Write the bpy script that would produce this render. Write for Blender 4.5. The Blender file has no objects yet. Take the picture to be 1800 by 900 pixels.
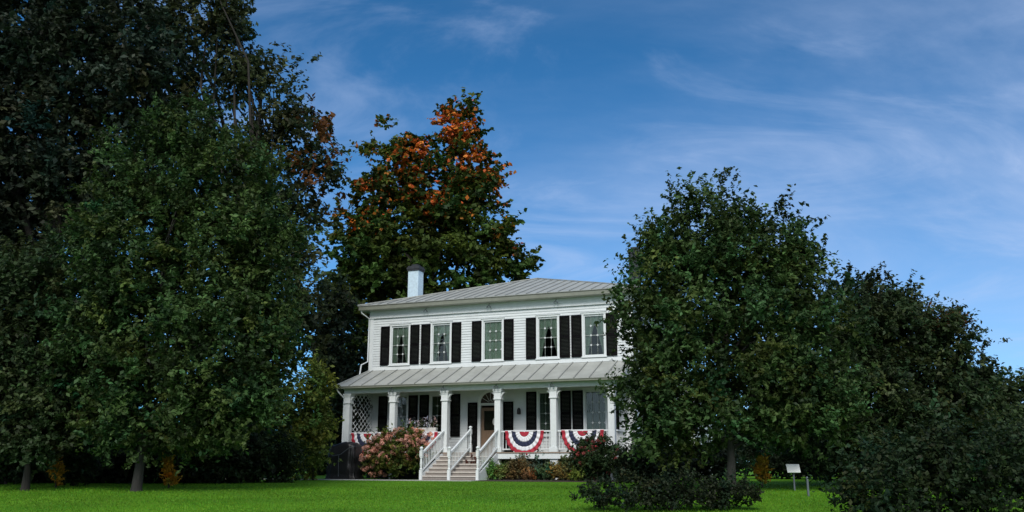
import bpy, math, random
import numpy as np
from mathutils import Vector, Matrix

SC = bpy.context.scene
COL = SC.collection
R = math.radians
rnd = random.Random(7)

# ------------------------------------------------------------------ camera, sky, sun, exposure
EYE = 0.713
PITCH = 0.22836
FPX = 1560.0
cam = bpy.data.cameras.new("camera")
cam.sensor_width = 36.0
cam.lens = 36.0 * FPX / 1800.0
cam.clip_start = 0.1
cam.clip_end = 3000.0
co = bpy.data.objects.new("camera", cam)
co.location = (0, 0, EYE)
co.rotation_euler = (math.pi / 2 + PITCH, 0, 0)
COL.objects.link(co)
SC.camera = co

SUN_EL, SUN_AZ = 41.0, 187.0        # azimuth clockwise from +Y (view direction)
sd = Vector((math.sin(R(SUN_AZ)) * math.cos(R(SUN_EL)), math.cos(R(SUN_AZ)) * math.cos(R(SUN_EL)), math.sin(R(SUN_EL))))
sun = bpy.data.lights.new("sun", 'SUN')
sun.energy = 2.7
sun.angle = R(22)
sun.color = (1.0, 0.95, 0.87)
so = bpy.data.objects.new("sun", sun)
so.rotation_euler = (-sd).to_track_quat('-Z', 'Y').to_euler()
so.location = sd * 60
COL.objects.link(so)

SC.view_settings.view_transform = 'Standard'
SC.view_settings.look = 'None'
SC.view_settings.gamma = 1.0
SC.view_settings.use_curve_mapping = False
SC.view_settings.exposure = 0.1
SC.render.engine = 'CYCLES'
cy = SC.cycles
cy.use_denoising = True
cy.max_bounces = 6
cy.diffuse_bounces = 3
cy.glossy_bounces = 3
cy.transmission_bounces = 4
cy.transparent_max_bounces = 8
cy.sample_clamp_indirect = 4.0


def N(nt, typ, **kw):
    n = nt.nodes.new(typ)
    for k, v in kw.items():
        setattr(n, k, v)
    return n


def build_world():
    w = bpy.data.worlds.new("World")
    SC.world = w
    w.use_nodes = True
    nt = w.node_tree
    nt.nodes.clear()
    L = nt.links.new
    out = N(nt, 'ShaderNodeOutputWorld')
    bg = N(nt, 'ShaderNodeBackground')
    bg.inputs['Strength'].default_value = 0.14
    sky = N(nt, 'ShaderNodeTexSky', sky_type='NISHITA', sun_disc=False)
    sky.sun_elevation = R(SUN_EL)
    sky.sun_rotation = R(SUN_AZ)
    sky.altitude = 1500
    sky.air_density = 0.75
    sky.dust_density = 0.1
    sky.ozone_density = 5.0
    tint = N(nt, 'ShaderNodeMix', data_type='RGBA', blend_type='MULTIPLY')
    tint.inputs['Factor'].default_value = 1.0
    tint.inputs['B'].default_value = (0.33, 0.84, 0.97, 1)
    L(sky.outputs[0], tint.inputs['A'])
    # thin streaky cloud on a flat layer overhead
    tc = N(nt, 'ShaderNodeTexCoord')
    sep = N(nt, 'ShaderNodeSeparateXYZ')
    L(tc.outputs['Generated'], sep.inputs[0])
    add = N(nt, 'ShaderNodeMath', operation='ADD')
    add.inputs[1].default_value = 0.16
    L(sep.outputs['Z'], add.inputs[0])
    mx = N(nt, 'ShaderNodeMath', operation='MAXIMUM')
    mx.inputs[1].default_value = 0.05
    L(add.outputs[0], mx.inputs[0])
    dx = N(nt, 'ShaderNodeMath', operation='DIVIDE')
    dy = N(nt, 'ShaderNodeMath', operation='DIVIDE')
    L(sep.outputs['X'], dx.inputs[0]); L(mx.outputs[0], dx.inputs[1])
    L(sep.outputs['Y'], dy.inputs[0]); L(mx.outputs[0], dy.inputs[1])
    cmb = N(nt, 'ShaderNodeCombineXYZ')
    L(dx.outputs[0], cmb.inputs[0]); L(dy.outputs[0], cmb.inputs[1])

    def layer(scale, rot, stretch, loc, lo, hi, detail=7, dist=0.6, rough=0.58):
        mp = N(nt, 'ShaderNodeMapping')
        mp.inputs['Rotation'].default_value = (0, 0, R(rot))
        mp.inputs['Scale'].default_value = stretch
        mp.inputs['Location'].default_value = loc
        L(cmb.outputs[0], mp.inputs[0])
        nz = N(nt, 'ShaderNodeTexNoise')
        nz.inputs['Scale'].default_value = scale
        nz.inputs['Detail'].default_value = detail
        nz.inputs['Roughness'].default_value = rough
        nz.inputs['Distortion'].default_value = dist
        L(mp.outputs[0], nz.inputs['Vector'])
        mr = N(nt, 'ShaderNodeMapRange', interpolation_type='SMOOTHSTEP')
        mr.inputs['From Min'].default_value = lo
        mr.inputs['From Max'].default_value = hi
        L(nz.outputs['Fac'], mr.inputs['Value'])
        return mr.outputs[0]

    broad = layer(0.6, -30, (0.8, 1.15, 1), CLOUD_A, 0.40, 0.76, detail=8, dist=0.8)
    wisps = layer(1.6, -38, (0.75, 1.3, 1), CLOUD_B, 0.46, 0.80, detail=10, dist=1.6, rough=0.6)
    # more of the thin veil towards the right of the sky and towards the horizon
    gx = N(nt, 'ShaderNodeMapRange')
    gx.inputs['From Min'].default_value = -0.1
    gx.inputs['From Max'].default_value = 0.62
    gx.inputs['To Min'].default_value = 0.16
    gx.inputs['To Max'].default_value = 0.80
    L(sep.outputs['X'], gx.inputs['Value'])
    gy = N(nt, 'ShaderNodeMapRange')              # bright cloud cover added out of view behind the camera as fill light
    gy.inputs['From Min'].default_value = 0.15
    gy.inputs['From Max'].default_value = -0.45
    gy.inputs['To Max'].default_value = 0.75
    L(sep.outputs['Y'], gy.inputs['Value'])
    m1 = N(nt, 'ShaderNodeMath', operation='MULTIPLY')
    L(broad, m1.inputs[0]); L(gx.outputs[0], m1.inputs[1])
    m2 = N(nt, 'ShaderNodeMath', operation='MULTIPLY')
    m2.inputs[1].default_value = 0.30
    L(wisps, m2.inputs[0])
    hz = N(nt, 'ShaderNodeMapRange')              # haze gathering towards the horizon
    hz.inputs['From Min'].default_value = 0.42
    hz.inputs['From Max'].default_value = 0.05
    hz.inputs['To Max'].default_value = 0.74
    L(sep.outputs['Z'], hz.inputs['Value'])
    m3 = N(nt, 'ShaderNodeMath', operation='MULTIPLY')
    L(hz.outputs[0], m3.inputs[0]); L(gx.outputs[0], m3.inputs[1])
    s0 = N(nt, 'ShaderNodeMath', operation='ADD')
    L(m1.outputs[0], s0.inputs[0]); L(m3.outputs[0], s0.inputs[1])
    sm = N(nt, 'ShaderNodeMath', operation='ADD', use_clamp=True)
    L(s0.outputs[0], sm.inputs[0]); L(m2.outputs[0], sm.inputs[1])
    mix = N(nt, 'ShaderNodeMix', data_type='RGBA')
    mix.inputs['B'].default_value = (3.6, 4.45, 6.3, 1)
    L(sm.outputs[0], mix.inputs['Factor'])
    L(tint.outputs['Result'], mix.inputs['A'])
    back = N(nt, 'ShaderNodeMix', data_type='RGBA')  # unseen cloud bank, added to soften the frontal light
    back.inputs['B'].default_value = (6.6, 7.3, 8.0, 1)
    L(gy.outputs[0], back.inputs['Factor'])
    L(mix.outputs['Result'], back.inputs['A'])
    L(back.outputs['Result'], bg.inputs['Color'])
    L(bg.outputs[0], out.inputs['Surface'])


CLOUD_A = (-1.5, 0.027, 0)
CLOUD_B = (2.967, -2.268, 0)
build_world()

# ------------------------------------------------------------------ helpers
def at(px, py, Y):
    """the point of the photograph's ray through (px, py) at the distance Y in front of the camera"""
    c, s = math.cos(PITCH), math.sin(PITCH)
    a = (px - 900) / FPX
    b = (450 - py) / FPX
    k = Y / (c - b * s)
    return Vector((a * k, Y, EYE + (s + b * c) * k))


def ppm(Y):
    return FPX / (Y * 0.985)


def ground_z(x, y):
    t = min(1.0, max(0.0, (y - 5.0) / 29.0))
    return -0.85 * (1 - t * t * (3 - 2 * t))


HX, HY, TH = -6.764, 42.215, 0.3691
CT, ST = math.cos(TH), math.sin(TH)


def hw(u, v, z=0.0):
    return Vector((HX + u * CT + v * ST, HY - u * ST + v * CT, z))


def tag(o, label=None, cat=None, group=None, kind=None):
    if label: o['label'] = label
    if cat: o['category'] = cat
    if group: o['group'] = group
    if kind: o['kind'] = kind
    return o


def empty(name, loc, rz=0.0):
    o = bpy.data.objects.new(name, None)
    o.location = loc
    o.rotation_euler = (0, 0, rz)
    o.empty_display_size = 0.3
    COL.objects.link(o)
    return o


class MB:
    """collects geometry for ONE mesh object"""
    def __init__(s):
        s.v = []; s.f = []; s.m = []

    def face(s, pts, mi=0):
        i = len(s.v)
        s.v += [tuple(p) for p in pts]
        s.f.append(list(range(i, i + len(pts))))
        s.m.append(mi)

    def hexa(s, p, mi=0):
        """p: 8 points, bottom ring of 4 then top ring of 4"""
        i = len(s.v)
        s.v += [tuple(q) for q in p]
        for q in ((3, 2, 1, 0), (4, 5, 6, 7), (0, 1, 5, 4), (1, 2, 6, 5), (2, 3, 7, 6), (3, 0, 4, 7)):
            s.f.append([i + k for k in q]); s.m.append(mi)
        return s

    def box(s, x0, x1, y0, y1, z0, z1, mi=0):
        return s.hexa([(x0, y0, z0), (x1, y0, z0), (x1, y1, z0), (x0, y1, z0),
                       (x0, y0, z1), (x1, y0, z1), (x1, y1, z1), (x0, y1, z1)], mi)

    def bar(s, a, b, w, h, mi=0):
        """rectangular bar between two points; w sideways, h along the up normal"""
        a, b = Vector(a), Vector(b)
        d = (b - a).normalized()
        up = Vector((0, 0, 1)) if abs(d.z) < 0.95 else Vector((0, 1, 0))
        sd_ = d.cross(up).normalized() * (w / 2)
        u = sd_.cross(d).normalized() * (h / 2)
        return s.hexa([a - sd_ - u, a + sd_ - u, b + sd_ - u, b - sd_ - u,
                       a - sd_ + u, a + sd_ + u, b + sd_ + u, b - sd_ + u], mi)

    def prism(s, poly, y0, y1, mi=0):
        """outline in (x, z) extruded along y"""
        n = len(poly); i = len(s.v)
        s.v += [(x, y0, z) for x, z in poly] + [(x, y1, z) for x, z in poly]
        s.f.append(list(range(i, i + n))); s.m.append(mi)
        s.f.append(list(range(i + 2 * n - 1, i + n - 1, -1))); s.m.append(mi)
        for k in range(n):
            j = (k + 1) % n
            s.f.append([i + j, i + k, i + n + k, i + n + j]); s.m.append(mi)
        return s

    def lathe(s, prof, n=12, cx=0, cy_=0, mi=0):
        i = len(s.v)
        for r, z in prof:
            for k in range(n):
                a = 2 * math.pi * k / n
                s.v.append((cx + r * math.cos(a), cy_ + r * math.sin(a), z))
        for j in range(len(prof) - 1):
            for k in range(n):
                q = (k + 1) % n
                s.f.append([i + j * n + k, i + j * n + q, i + (j + 1) * n + q, i + (j + 1) * n + k]); s.m.append(mi)
        s.f.append([i + k for k in range(n)][::-1]); s.m.append(mi)
        s.f.append([i + (len(prof) - 1) * n + k for k in range(n)]); s.m.append(mi)
        return s

    def tube(s, pts, rad, n=8, mi=0):
        pts = [Vector(p) for p in pts]
        i = len(s.v)
        for k, p in enumerate(pts):
            d = (pts[min(k + 1, len(pts) - 1)] - pts[max(k - 1, 0)]).normalized()
            a = d.cross(Vector((0.31, 0.9, 0.2))).normalized()
            b = d.cross(a)
            for q in range(n):
                t = 2 * math.pi * q / n
                s.v.append(tuple(p + (a * math.cos(t) + b * math.sin(t)) * rad[k]))
        for k in range(len(pts) - 1):
            for q in range(n):
                j = (q + 1) % n
                s.f.append([i + k * n + q, i + k * n + j, i + (k + 1) * n + j, i + (k + 1) * n + q]); s.m.append(mi)
        s.f.append([i + q for q in range(n)]); s.m.append(mi)
        s.f.append([i + (len(pts) - 1) * n + q for q in range(n)][::-1]); s.m.append(mi)
        return s

    def build(s, name, mats, parent=None, smooth=False, bevel=0.0):
        me = bpy.data.meshes.new(name)
        me.from_pydata(s.v, [], s.f)
        if not isinstance(mats, (list, tuple)): mats = [mats]
        for m in mats: me.materials.append(m)
        me.polygons.foreach_set('material_index', s.m)
        if smooth: me.polygons.foreach_set('use_smooth', [True] * len(s.f))
        me.update()
        o = bpy.data.objects.new(name, me)
        COL.objects.link(o)
        if parent: o.parent = parent
        if bevel:
            b = o.modifiers.new('bevel', 'BEVEL'); b.width = bevel; b.segments = 2; b.limit_method = 'ANGLE'
        return o


# ------------------------------------------------------------------ materials
M = {}


def mat(name, col, rough=0.6, var=0.0, scale=8.0, col2=None, bump=0.0, bscale=60.0, metal=0.0, spec=0.5, stretch=None):
    m = bpy.data.materials.new(name)
    m.use_nodes = True
    nt = m.node_tree
    b = nt.nodes['Principled BSDF']
    b.inputs['Roughness'].default_value = rough
    b.inputs['Metallic'].default_value = metal
    b.inputs['Specular IOR Level'].default_value = spec
    L = nt.links.new
    tc = N(nt, 'ShaderNodeTexCoord')
    mp = N(nt, 'ShaderNodeMapping')
    if stretch: mp.inputs['Scale'].default_value = stretch
    L(tc.outputs['Object'], mp.inputs[0])
    nz = N(nt, 'ShaderNodeTexNoise')
    nz.inputs['Scale'].default_value = scale
    nz.inputs['Detail'].default_value = 6
    nz.inputs['Roughness'].default_value = 0.6
    L(mp.outputs[0], nz.inputs['Vector'])
    mr = N(nt, 'ShaderNodeMapRange')
    mr.inputs['From Min'].default_value = 0.3
    mr.inputs['From Max'].default_value = 0.7
    L(nz.outputs['Fac'], mr.inputs['Value'])
    mix = N(nt, 'ShaderNodeMix', data_type='RGBA')
    c2 = col2 if col2 else tuple(c * (1 - var) for c in col)
    mix.inputs['A'].default_value = (*col, 1)
    mix.inputs['B'].default_value = (*c2, 1)
    L(mr.outputs[0], mix.inputs['Factor'])
    L(mix.outputs['Result'], b.inputs['Base Color'])
    if bump:
        n2 = N(nt, 'ShaderNodeTexNoise')
        n2.inputs['Scale'].default_value = bscale
        n2.inputs['Detail'].default_value = 5
        L(mp.outputs[0], n2.inputs['Vector'])
        bp = N(nt, 'ShaderNodeBump')
        bp.inputs['Strength'].default_value = bump
        bp.inputs['Distance'].default_value = 0.02
        L(n2.outputs['Fac'], bp.inputs['Height'])
        L(bp.outputs[0], b.inputs['Normal'])
    M[name] = m
    return m


mat('white_paint', (0.66, 0.70, 0.72), 0.55, 0.16, 1.6, bump=0.15, bscale=14)
mat('trim_paint', (0.71, 0.745, 0.76), 0.5, 0.10, 5.0)
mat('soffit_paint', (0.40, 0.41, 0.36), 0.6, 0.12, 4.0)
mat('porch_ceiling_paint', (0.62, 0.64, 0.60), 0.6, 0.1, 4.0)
mat('gutter_grey', (0.21, 0.22, 0.18), 0.55, 0.2, 3.0)
mat('shutter_black', (0.0045, 0.004, 0.005), 0.6, 0.3, 6.0, spec=0.08)
mat('roof_metal', (0.41, 0.42, 0.39), 0.5, 0.25, 1.3, bump=0.12, bscale=6, metal=0.1, spec=0.35)
mat('roof_seam', (0.26, 0.27, 0.26), 0.55, 0.25, 3.0)
mat('roof_dark_seam', (0.15, 0.16, 0.17), 0.5, 0.2, 4, metal=0.4)
mat('brick_painted', (0.58, 0.73, 0.84), 0.8, 0.2, 9.0, bump=0.5, bscale=22)
mat('brick_dark', (0.035, 0.04, 0.05), 0.85, 0.4, 10.0, bump=0.5, bscale=30)
mat('deck_boards', (0.30, 0.23, 0.18), 0.6, 0.25, 4.0, stretch=(1, 8, 1))
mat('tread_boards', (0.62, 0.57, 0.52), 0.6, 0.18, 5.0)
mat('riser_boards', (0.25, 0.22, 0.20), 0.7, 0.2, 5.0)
mat('curtain_lace_shaded', (0.17, 0.195, 0.175), 0.9, 0.5, 30.0)  # darker copy of the lace, with the porch's shade put into its colour
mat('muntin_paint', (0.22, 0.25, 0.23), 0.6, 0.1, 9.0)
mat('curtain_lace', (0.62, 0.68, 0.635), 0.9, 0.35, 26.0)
mat('room_dark', (0.06, 0.055, 0.05), 0.9, 0.3, 2.0)
mat('door_wood', (0.20, 0.13, 0.085), 0.45, 0.3, 4.0, stretch=(6, 6, 1))
mat('door_dark', (0.035, 0.022, 0.016), 0.4, 0.3, 4.0)
mat('brass', (0.7, 0.6, 0.4), 0.3, 0.1, 5, metal=1.0)
mat('stone_dark', (0.10, 0.095, 0.09), 0.9, 0.5, 5.0, bump=0.8, bscale=6)
mat('bark', (0.034, 0.029, 0.025), 0.95, 0.5, 7.0, bump=0.9, bscale=18, stretch=(1, 1, 0.25))
mat('bark_grey', (0.040, 0.037, 0.034), 0.95, 0.5, 7.0, bump=0.9, bscale=18, stretch=(1, 1, 0.25))
mat('tarp_black', (0.012, 0.012, 0.014), 0.42, 0.3, 3.0, bump=0.4, bscale=9)
mat('concrete', (0.44, 0.43, 0.41), 0.9, 0.25, 3.0, bump=0.3, bscale=30)
mat('mulch', (0.055, 0.04, 0.03), 0.95, 0.5, 18.0, bump=1.0, bscale=40)
mat('bunting_red', (0.42, 0.022, 0.045), 0.8, 0.2, 14.0)
mat('bunting_white', (0.78, 0.78, 0.82), 0.8, 0.1, 14.0)
mat('bunting_navy', (0.018, 0.024, 0.065), 0.8, 0.2, 14.0)
mat('sign_white', (0.80, 0.82, 0.80), 0.35, 0.05, 6.0)
mat('post_grey', (0.10, 0.12, 0.14), 0.5, 0.2, 9.0)
mat('pot_white', (0.7, 0.7, 0.68), 0.5, 0.1, 9.0)
mat('iron_dark', (0.03, 0.03, 0.035), 0.5, 0.2, 9.0)


def glass_mat():
    m = bpy.data.materials.new('window_glass')
    m.use_nodes = True
    nt = m.node_tree
    nt.nodes.clear()
    out = N(nt, 'ShaderNodeOutputMaterial')
    tr = N(nt, 'ShaderNodeBsdfTransparent')
    tr.inputs[0].default_value = (0.80, 0.86, 0.82, 1)
    gl = N(nt, 'ShaderNodeBsdfGlossy')
    gl.inputs['Roughness'].default_value = 0.02
    fr = N(nt, 'ShaderNodeFresnel')
    fr.inputs['IOR'].default_value = 1.5
    tc = N(nt, 'ShaderNodeTexCoord')
    nz = N(nt, 'ShaderNodeTexNoise')
    nz.inputs['Scale'].default_value = 2.3
    bp = N(nt, 'ShaderNodeBump')
    bp.inputs['Strength'].default_value = 0.12
    bp.inputs['Distance'].default_value = 0.05
    nt.links.new(tc.outputs['Object'], nz.inputs['Vector'])
    nt.links.new(nz.outputs['Fac'], bp.inputs['Height'])
    nt.links.new(bp.outputs[0], gl.inputs['Normal'])
    mx = N(nt, 'ShaderNodeMixShader')
    nt.links.new(fr.outputs[0], mx.inputs[0])
    nt.links.new(tr.outputs[0], mx.inputs[1])
    nt.links.new(gl.outputs[0], mx.inputs[2])
    nt.links.new(mx.outputs[0], out.inputs['Surface'])
    M['glass'] = m


glass_mat()


def leaf_mat(name='leaf', rough=0.55, trans=0.32, spec=0.2):
    m = bpy.data.materials.new(name)
    m.use_nodes = True
    nt = m.node_tree
    b = nt.nodes['Principled BSDF']
    out = nt.nodes['Material Output']
    at_ = N(nt, 'ShaderNodeAttribute', attribute_name='tint')
    b.inputs['Roughness'].default_value = rough
    b.inputs['Specular IOR Level'].default_value = spec
    tl = N(nt, 'ShaderNodeBsdfTranslucent')
    mx = N(nt, 'ShaderNodeMixShader')
    mx.inputs[0].default_value = trans
    L = nt.links.new
    L(at_.outputs['Color'], b.inputs['Base Color'])
    L(at_.outputs['Color'], tl.inputs['Color'])
    L(b.outputs[0], mx.inputs[1]); L(tl.outputs[0], mx.inputs[2])
    L(mx.outputs[0], out.inputs['Surface'])
    M[name] = m


leaf_mat()
leaf_mat('petal', 0.7, 0.3, 0.2)


def lawn_mat():
    m = bpy.data.materials.new('lawn_grass')
    m.use_nodes = True
    nt = m.node_tree
    b = nt.nodes['Principled BSDF']
    b.inputs['Roughness'].default_value = 0.85
    b.inputs['Specular IOR Level'].default_value = 0.1
    L = nt.links.new
    tc = N(nt, 'ShaderNodeTexCoord')
    a = N(nt, 'ShaderNodeTexNoise'); a.inputs['Scale'].default_value = 0.35; a.inputs['Detail'].default_value = 5
    c = N(nt, 'ShaderNodeTexNoise'); c.inputs['Scale'].default_value = 9.0; c.inputs['Detail'].default_value = 8
    L(tc.outputs['Object'], a.inputs['Vector']); L(tc.outputs['Object'], c.inputs['Vector'])
    r1 = N(nt, 'ShaderNodeValToRGB')
    r1.color_ramp.elements[0].position = 0.35
    r1.color_ramp.elements[0].color = (0.062, 0.175, 0.008, 1)
    r1.color_ramp.elements[1].position = 0.68
    r1.color_ramp.elements[1].color = (0.110, 0.260, 0.014, 1)
    L(a.outputs['Fac'], r1.inputs[0])
    r2 = N(nt, 'ShaderNodeMapRange'); r2.inputs['From Min'].default_value = 0.3; r2.inputs['From Max'].default_value = 0.7
    r2.inputs['To Min'].default_value = 0.6; r2.inputs['To Max'].default_value = 1.25
    L(c.outputs['Fac'], r2.inputs['Value'])
    mu = N(nt, 'ShaderNodeVectorMath', operation='SCALE')
    L(r1.outputs[0], mu.inputs[0]); L(r2.outputs[0], mu.inputs['Scale'])
    L(mu.outputs[0], b.inputs['Base Color'])
    bp = N(nt, 'ShaderNodeBump'); bp.inputs['Strength'].default_value = 0.8; bp.inputs['Distance'].default_value = 0.04
    L(c.outputs['Fac'], bp.inputs['Height']); L(bp.outputs[0], b.inputs['Normal'])
    M['lawn'] = m


lawn_mat()

# ------------------------------------------------------------------ the ground
def lawn():
    xs = sorted(set([-900, -500, -300, -200, -120, -80, -60] + list(range(-45, 46, 3)) + [60, 80, 120, 200, 300, 500, 900]))
    ys = sorted(set([-300, -100, -40, -10, 0] + list(range(4, 40, 1)) + [42, 46, 50, 60, 80, 120, 200, 400, 800, 1400]))
    mb = MB()
    mb.v = [(x, y, ground_z(x, y) + (0.02 * math.sin(x * 0.7 + y * 0.31) * math.sin(y * 0.53) if 4 < y < 33 else 0)) for y in ys for x in xs]
    w = len(xs)
    for j in range(len(ys) - 1):
        for i in range(w - 1):
            mb.f.append([j * w + i, j * w + i + 1, (j + 1) * w + i + 1, (j + 1) * w + i]); mb.m.append(0)
    o = mb.build('lawn', M['lawn'], smooth=True)
    tag(o, 'bright green mown lawn rising gently to the house', None, None, 'structure')


lawn()


def ground_sheet(name, pts, m, label, z=0.02):
    mb = MB()
    mb.face([(p.x, p.y, z) for p in pts])
    n = len(pts)
    i = len(mb.v)
    mb.v += [(p.x, p.y, z - 0.1) for p in pts]
    for k in range(n):
        j = (k + 1) % n
        mb.f.append([j, k, i + k, i + j]); mb.m.append(0)
    o = mb.build(name, m)
    tag(o, label, None, None, 'structure')
    return o


ground_sheet('concrete_path', [hw(-6.5, -4.5), hw(4.6, -4.75), hw(7.4, -4.75), hw(7.4, -3.72), hw(4.6, -3.72), hw(-6.5, -3.75)],
             M['concrete'], 'pale concrete path along the foot of the porch steps', 0.022)
ground_sheet('planting_bed', [hw(7.5, -4.5), hw(9.6, -4.9), hw(12.5, -4.6), hw(13.4, -3.4), hw(13.4, -0.6), hw(7.5, -1.4)],
             M['mulch'], 'dark mulched planting bed in front of the porch', 0.026)

# ------------------------------------------------------------------ the house
W = 12.73          # front width
D = 12.2           # depth
Z_DECK = 1.12
Z_PT, Z_PE = 4.92, 4.02        # porch roof top / eave
Z_WT = 7.78                    # top of wall (under the soffit)
Z_EAVE = 8.0
APEX = (W / 2, 6.0, 10.07)
WIN_U = (1.61, 3.75, 6.33, 8.96, 11.07)
WIN_W = 0.93
UP_Z = (5.18, 6.97)
LO_Z = (1.86, 3.70)

house = empty('white_house', hw(0, 0, 0), -TH)
tag(house, 'white two storey clapboard house with black shutters, metal roof and columned porch', 'house')


def clap_wall(axis_pts, z0, z1, openings, name, t=0.16, step=0.118):
    """clapboard wall along the local line axis_pts (outside on the right-hand side going a->b); openings (s0,s1,z0,z1)"""
    a, b = Vector(axis_pts[0]), Vector(axis_pts[1])
    ln = (b - a).length
    d = (b - a) / ln
    nrm = Vector((d.y, -d.x))
    mb = MB()

    def P(s, off, z):
        q = a + d * s + nrm * off
        return (q.x, q.y, z)
    zs = [z0]
    k = 0
    cuts = sorted(set([round(o[2], 4) for o in openings] + [round(o[3], 4) for o in openings]))
    while zs[-1] < z1 - 1e-6:
        nz = min(z0 + (k + 1) * step, z1)
        for c in cuts:
            if zs[-1] + 1e-4 < c < nz - 1e-4:
                zs.append(c)
        zs.append(nz); k += 1
    for i in range(len(zs) - 1):
        za, zb = zs[i], zs[i + 1]
        zm = (za + zb) / 2
        seg = [(0.0, ln)]
        for (s0, s1, oz0, oz1) in openings:
            if oz0 < zm < oz1:
                ns = []
                for (p, q) in seg:
                    if s1 <= p or s0 >= q: ns.append((p, q)); continue
                    if s0 > p: ns.append((p, s0))
                    if s1 < q: ns.append((s1, q))
                seg = ns
        # position within the board: the lap stands proud at its lower edge
        row = math.floor((za - z0) / step + 1e-4)
        f0 = (za - z0) / step - row
        f1 = f0 + (zb - za) / step
        o0, o1 = 0.024 * (1 - f0), 0.024 * (1 - f1)
        for (p, q) in seg:
            mb.face([P(p, o0, za), P(q, o0, za), P(q, o1, zb), P(p, o1, zb)])
            mb.face([P(p, -t, za), P(p, -t, zb), P(q, -t, zb), P(q, -t, za)])
            if f0 < 0.01:
                mb.face([P(p, 0, za), P(q, 0, za), P(q, o0, za), P(p, o0, za)])
    for (s0, s1, oz0, oz1) in openings:      # reveals
        for (p0, p1) in (((s0, oz0), (s0, oz1)), ((s0, oz1), (s1, oz1)), ((s1, oz1), (s1, oz0)), ((s1, oz0), (s0, oz0))):
            mb.face([P(p0[0], 0.0, p0[1]), P(p1[0], 0.0, p1[1]), P(p1[0], -t, p1[1]), P(p0[0], -t, p0[1])])
    return mb.build(name, M['white_paint'], house)


hwid = WIN_W / 2
ops = [(u - hwid, u + hwid, *UP_Z) for u in WIN_U]
ops += [(u - hwid, u + hwid, *LO_Z) for k, u in enumerate(WIN_U) if k != 2]
DOOR_U, DOOR_W, DOOR_Z = 6.24, 0.98, 3.18
ops += [(DOOR_U - DOOR_W / 2, DOOR_U + DOOR_W / 2, Z_DECK + 0.02, DOOR_Z)]
SIDE_WIN = [(2.4, *LO_Z), (5.6, *LO_Z), (9.2, *LO_Z), (2.4, *UP_Z), (5.6, *UP_Z), (9.2, *UP_Z)]
clap_wall(((0, 0), (W, 0)), 1.0, Z_WT, ops, 'clapboard_wall')
clap_wall(((W, 0), (W, D)), 1.0, Z_WT, [(v - hwid, v + hwid, a, b) for v, a, b in SIDE_WIN], 'clapboard_wall')
clap_wall(((W, D), (0, D)), 1.0, Z_WT, [], 'clapboard_wall')
clap_wall(((0, D), (0, 0)), 1.0, Z_WT, [], 'clapboard_wall')

mb = MB()
mb.box(0.03, W - 0.03, 0.02, D - 0.03, -0.1, 0.998)
mb.build('foundation', M['stone_dark'], house)
mb = MB()     # floors and a cross wall make the rooms dark
mb.box(0.17, W - 0.17, 0.17, D - 0.17, 1.0, 1.1)
mb.box(0.17, W - 0.17, 0.17, D - 0.17, 4.3, 4.5)
mb.box(0.17, W - 0.17, 0.17, D - 0.17, 7.6, 7.7)
mb.box(0.17, W - 0.17, 4.4, 4.5, 1.101, 4.299)
mb.box(0.17, W - 0.17, 4.4, 4.5, 4.501, 7.599)
mb.build('interior_floor', M['room_dark'], house)

# corner boards, frieze, water table
for bx in ((-0.03, 0.16, -0.045, -0.002, Z_PT - 0.05, Z_WT - 0.36), (W - 0.16, W + 0.03, -0.045, -0.002, Z_PT - 0.05, Z_WT - 0.36),
           (-0.03, 0.16, -0.045, -0.002, Z_DECK, 3.97), (W - 0.16, W + 0.03, -0.045, -0.002, Z_DECK, 3.97),
           (W + 0.002, W + 0.045, 0.0, 0.16, 1.0, Z_WT - 0.36), (W + 0.002, W + 0.045, D - 0.16, D, 1.0, Z_WT - 0.36), (-0.045, -0.002, 0.0, 0.16, 1.0, Z_WT - 0.36)):
    MB().box(*bx).build('corner_board', M['trim_paint'], house, bevel=0.006)
mb = MB()
mb.box(-0.05, W + 0.05, -0.06, -0.003, Z_WT - 0.355, Z_WT)
mb.box(W + 0.003, W + 0.06, 0.0, D, Z_WT - 0.355, Z_WT)
mb.box(-0.06, -0.003, 0.0, D, Z_WT - 0.355, Z_WT)
mb.box(-0.07, W + 0.07, -0.085, -0.0605, Z_WT - 0.375, Z_WT - 0.33)
mb.build('frieze_board', M['trim_paint'], house, bevel=0.005)
# sill course above the porch roof
mb = MB()
mb.box(0.162, W - 0.162, -0.05, -0.003, Z_PT + 0.0, Z_PT + 0.16)
mb.build('base_trim', M['trim_paint'], house, bevel=0.005)

# eave: soffit, crown, roof
OV = 0.42
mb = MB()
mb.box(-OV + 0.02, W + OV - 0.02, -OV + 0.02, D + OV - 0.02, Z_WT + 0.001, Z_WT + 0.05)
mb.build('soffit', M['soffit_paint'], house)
mb = MB()
e = OV + 0.03
for (x0, x1, y0, y1) in ((-e, W + e, -e, -e + 0.05), (-e, W + e, D + e - 0.05, D + e), (-e, -e + 0.05, -e + 0.051, D + e - 0.051), (W + e - 0.05, W + e, -e + 0.051, D + e - 0.051)):
    mb.box(x0, x1, y0, y1, Z_WT + 0.0, Z_EAVE - 0.035)
mb.build('gutter', M['gutter_grey'], house, bevel=0.012)


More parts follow.
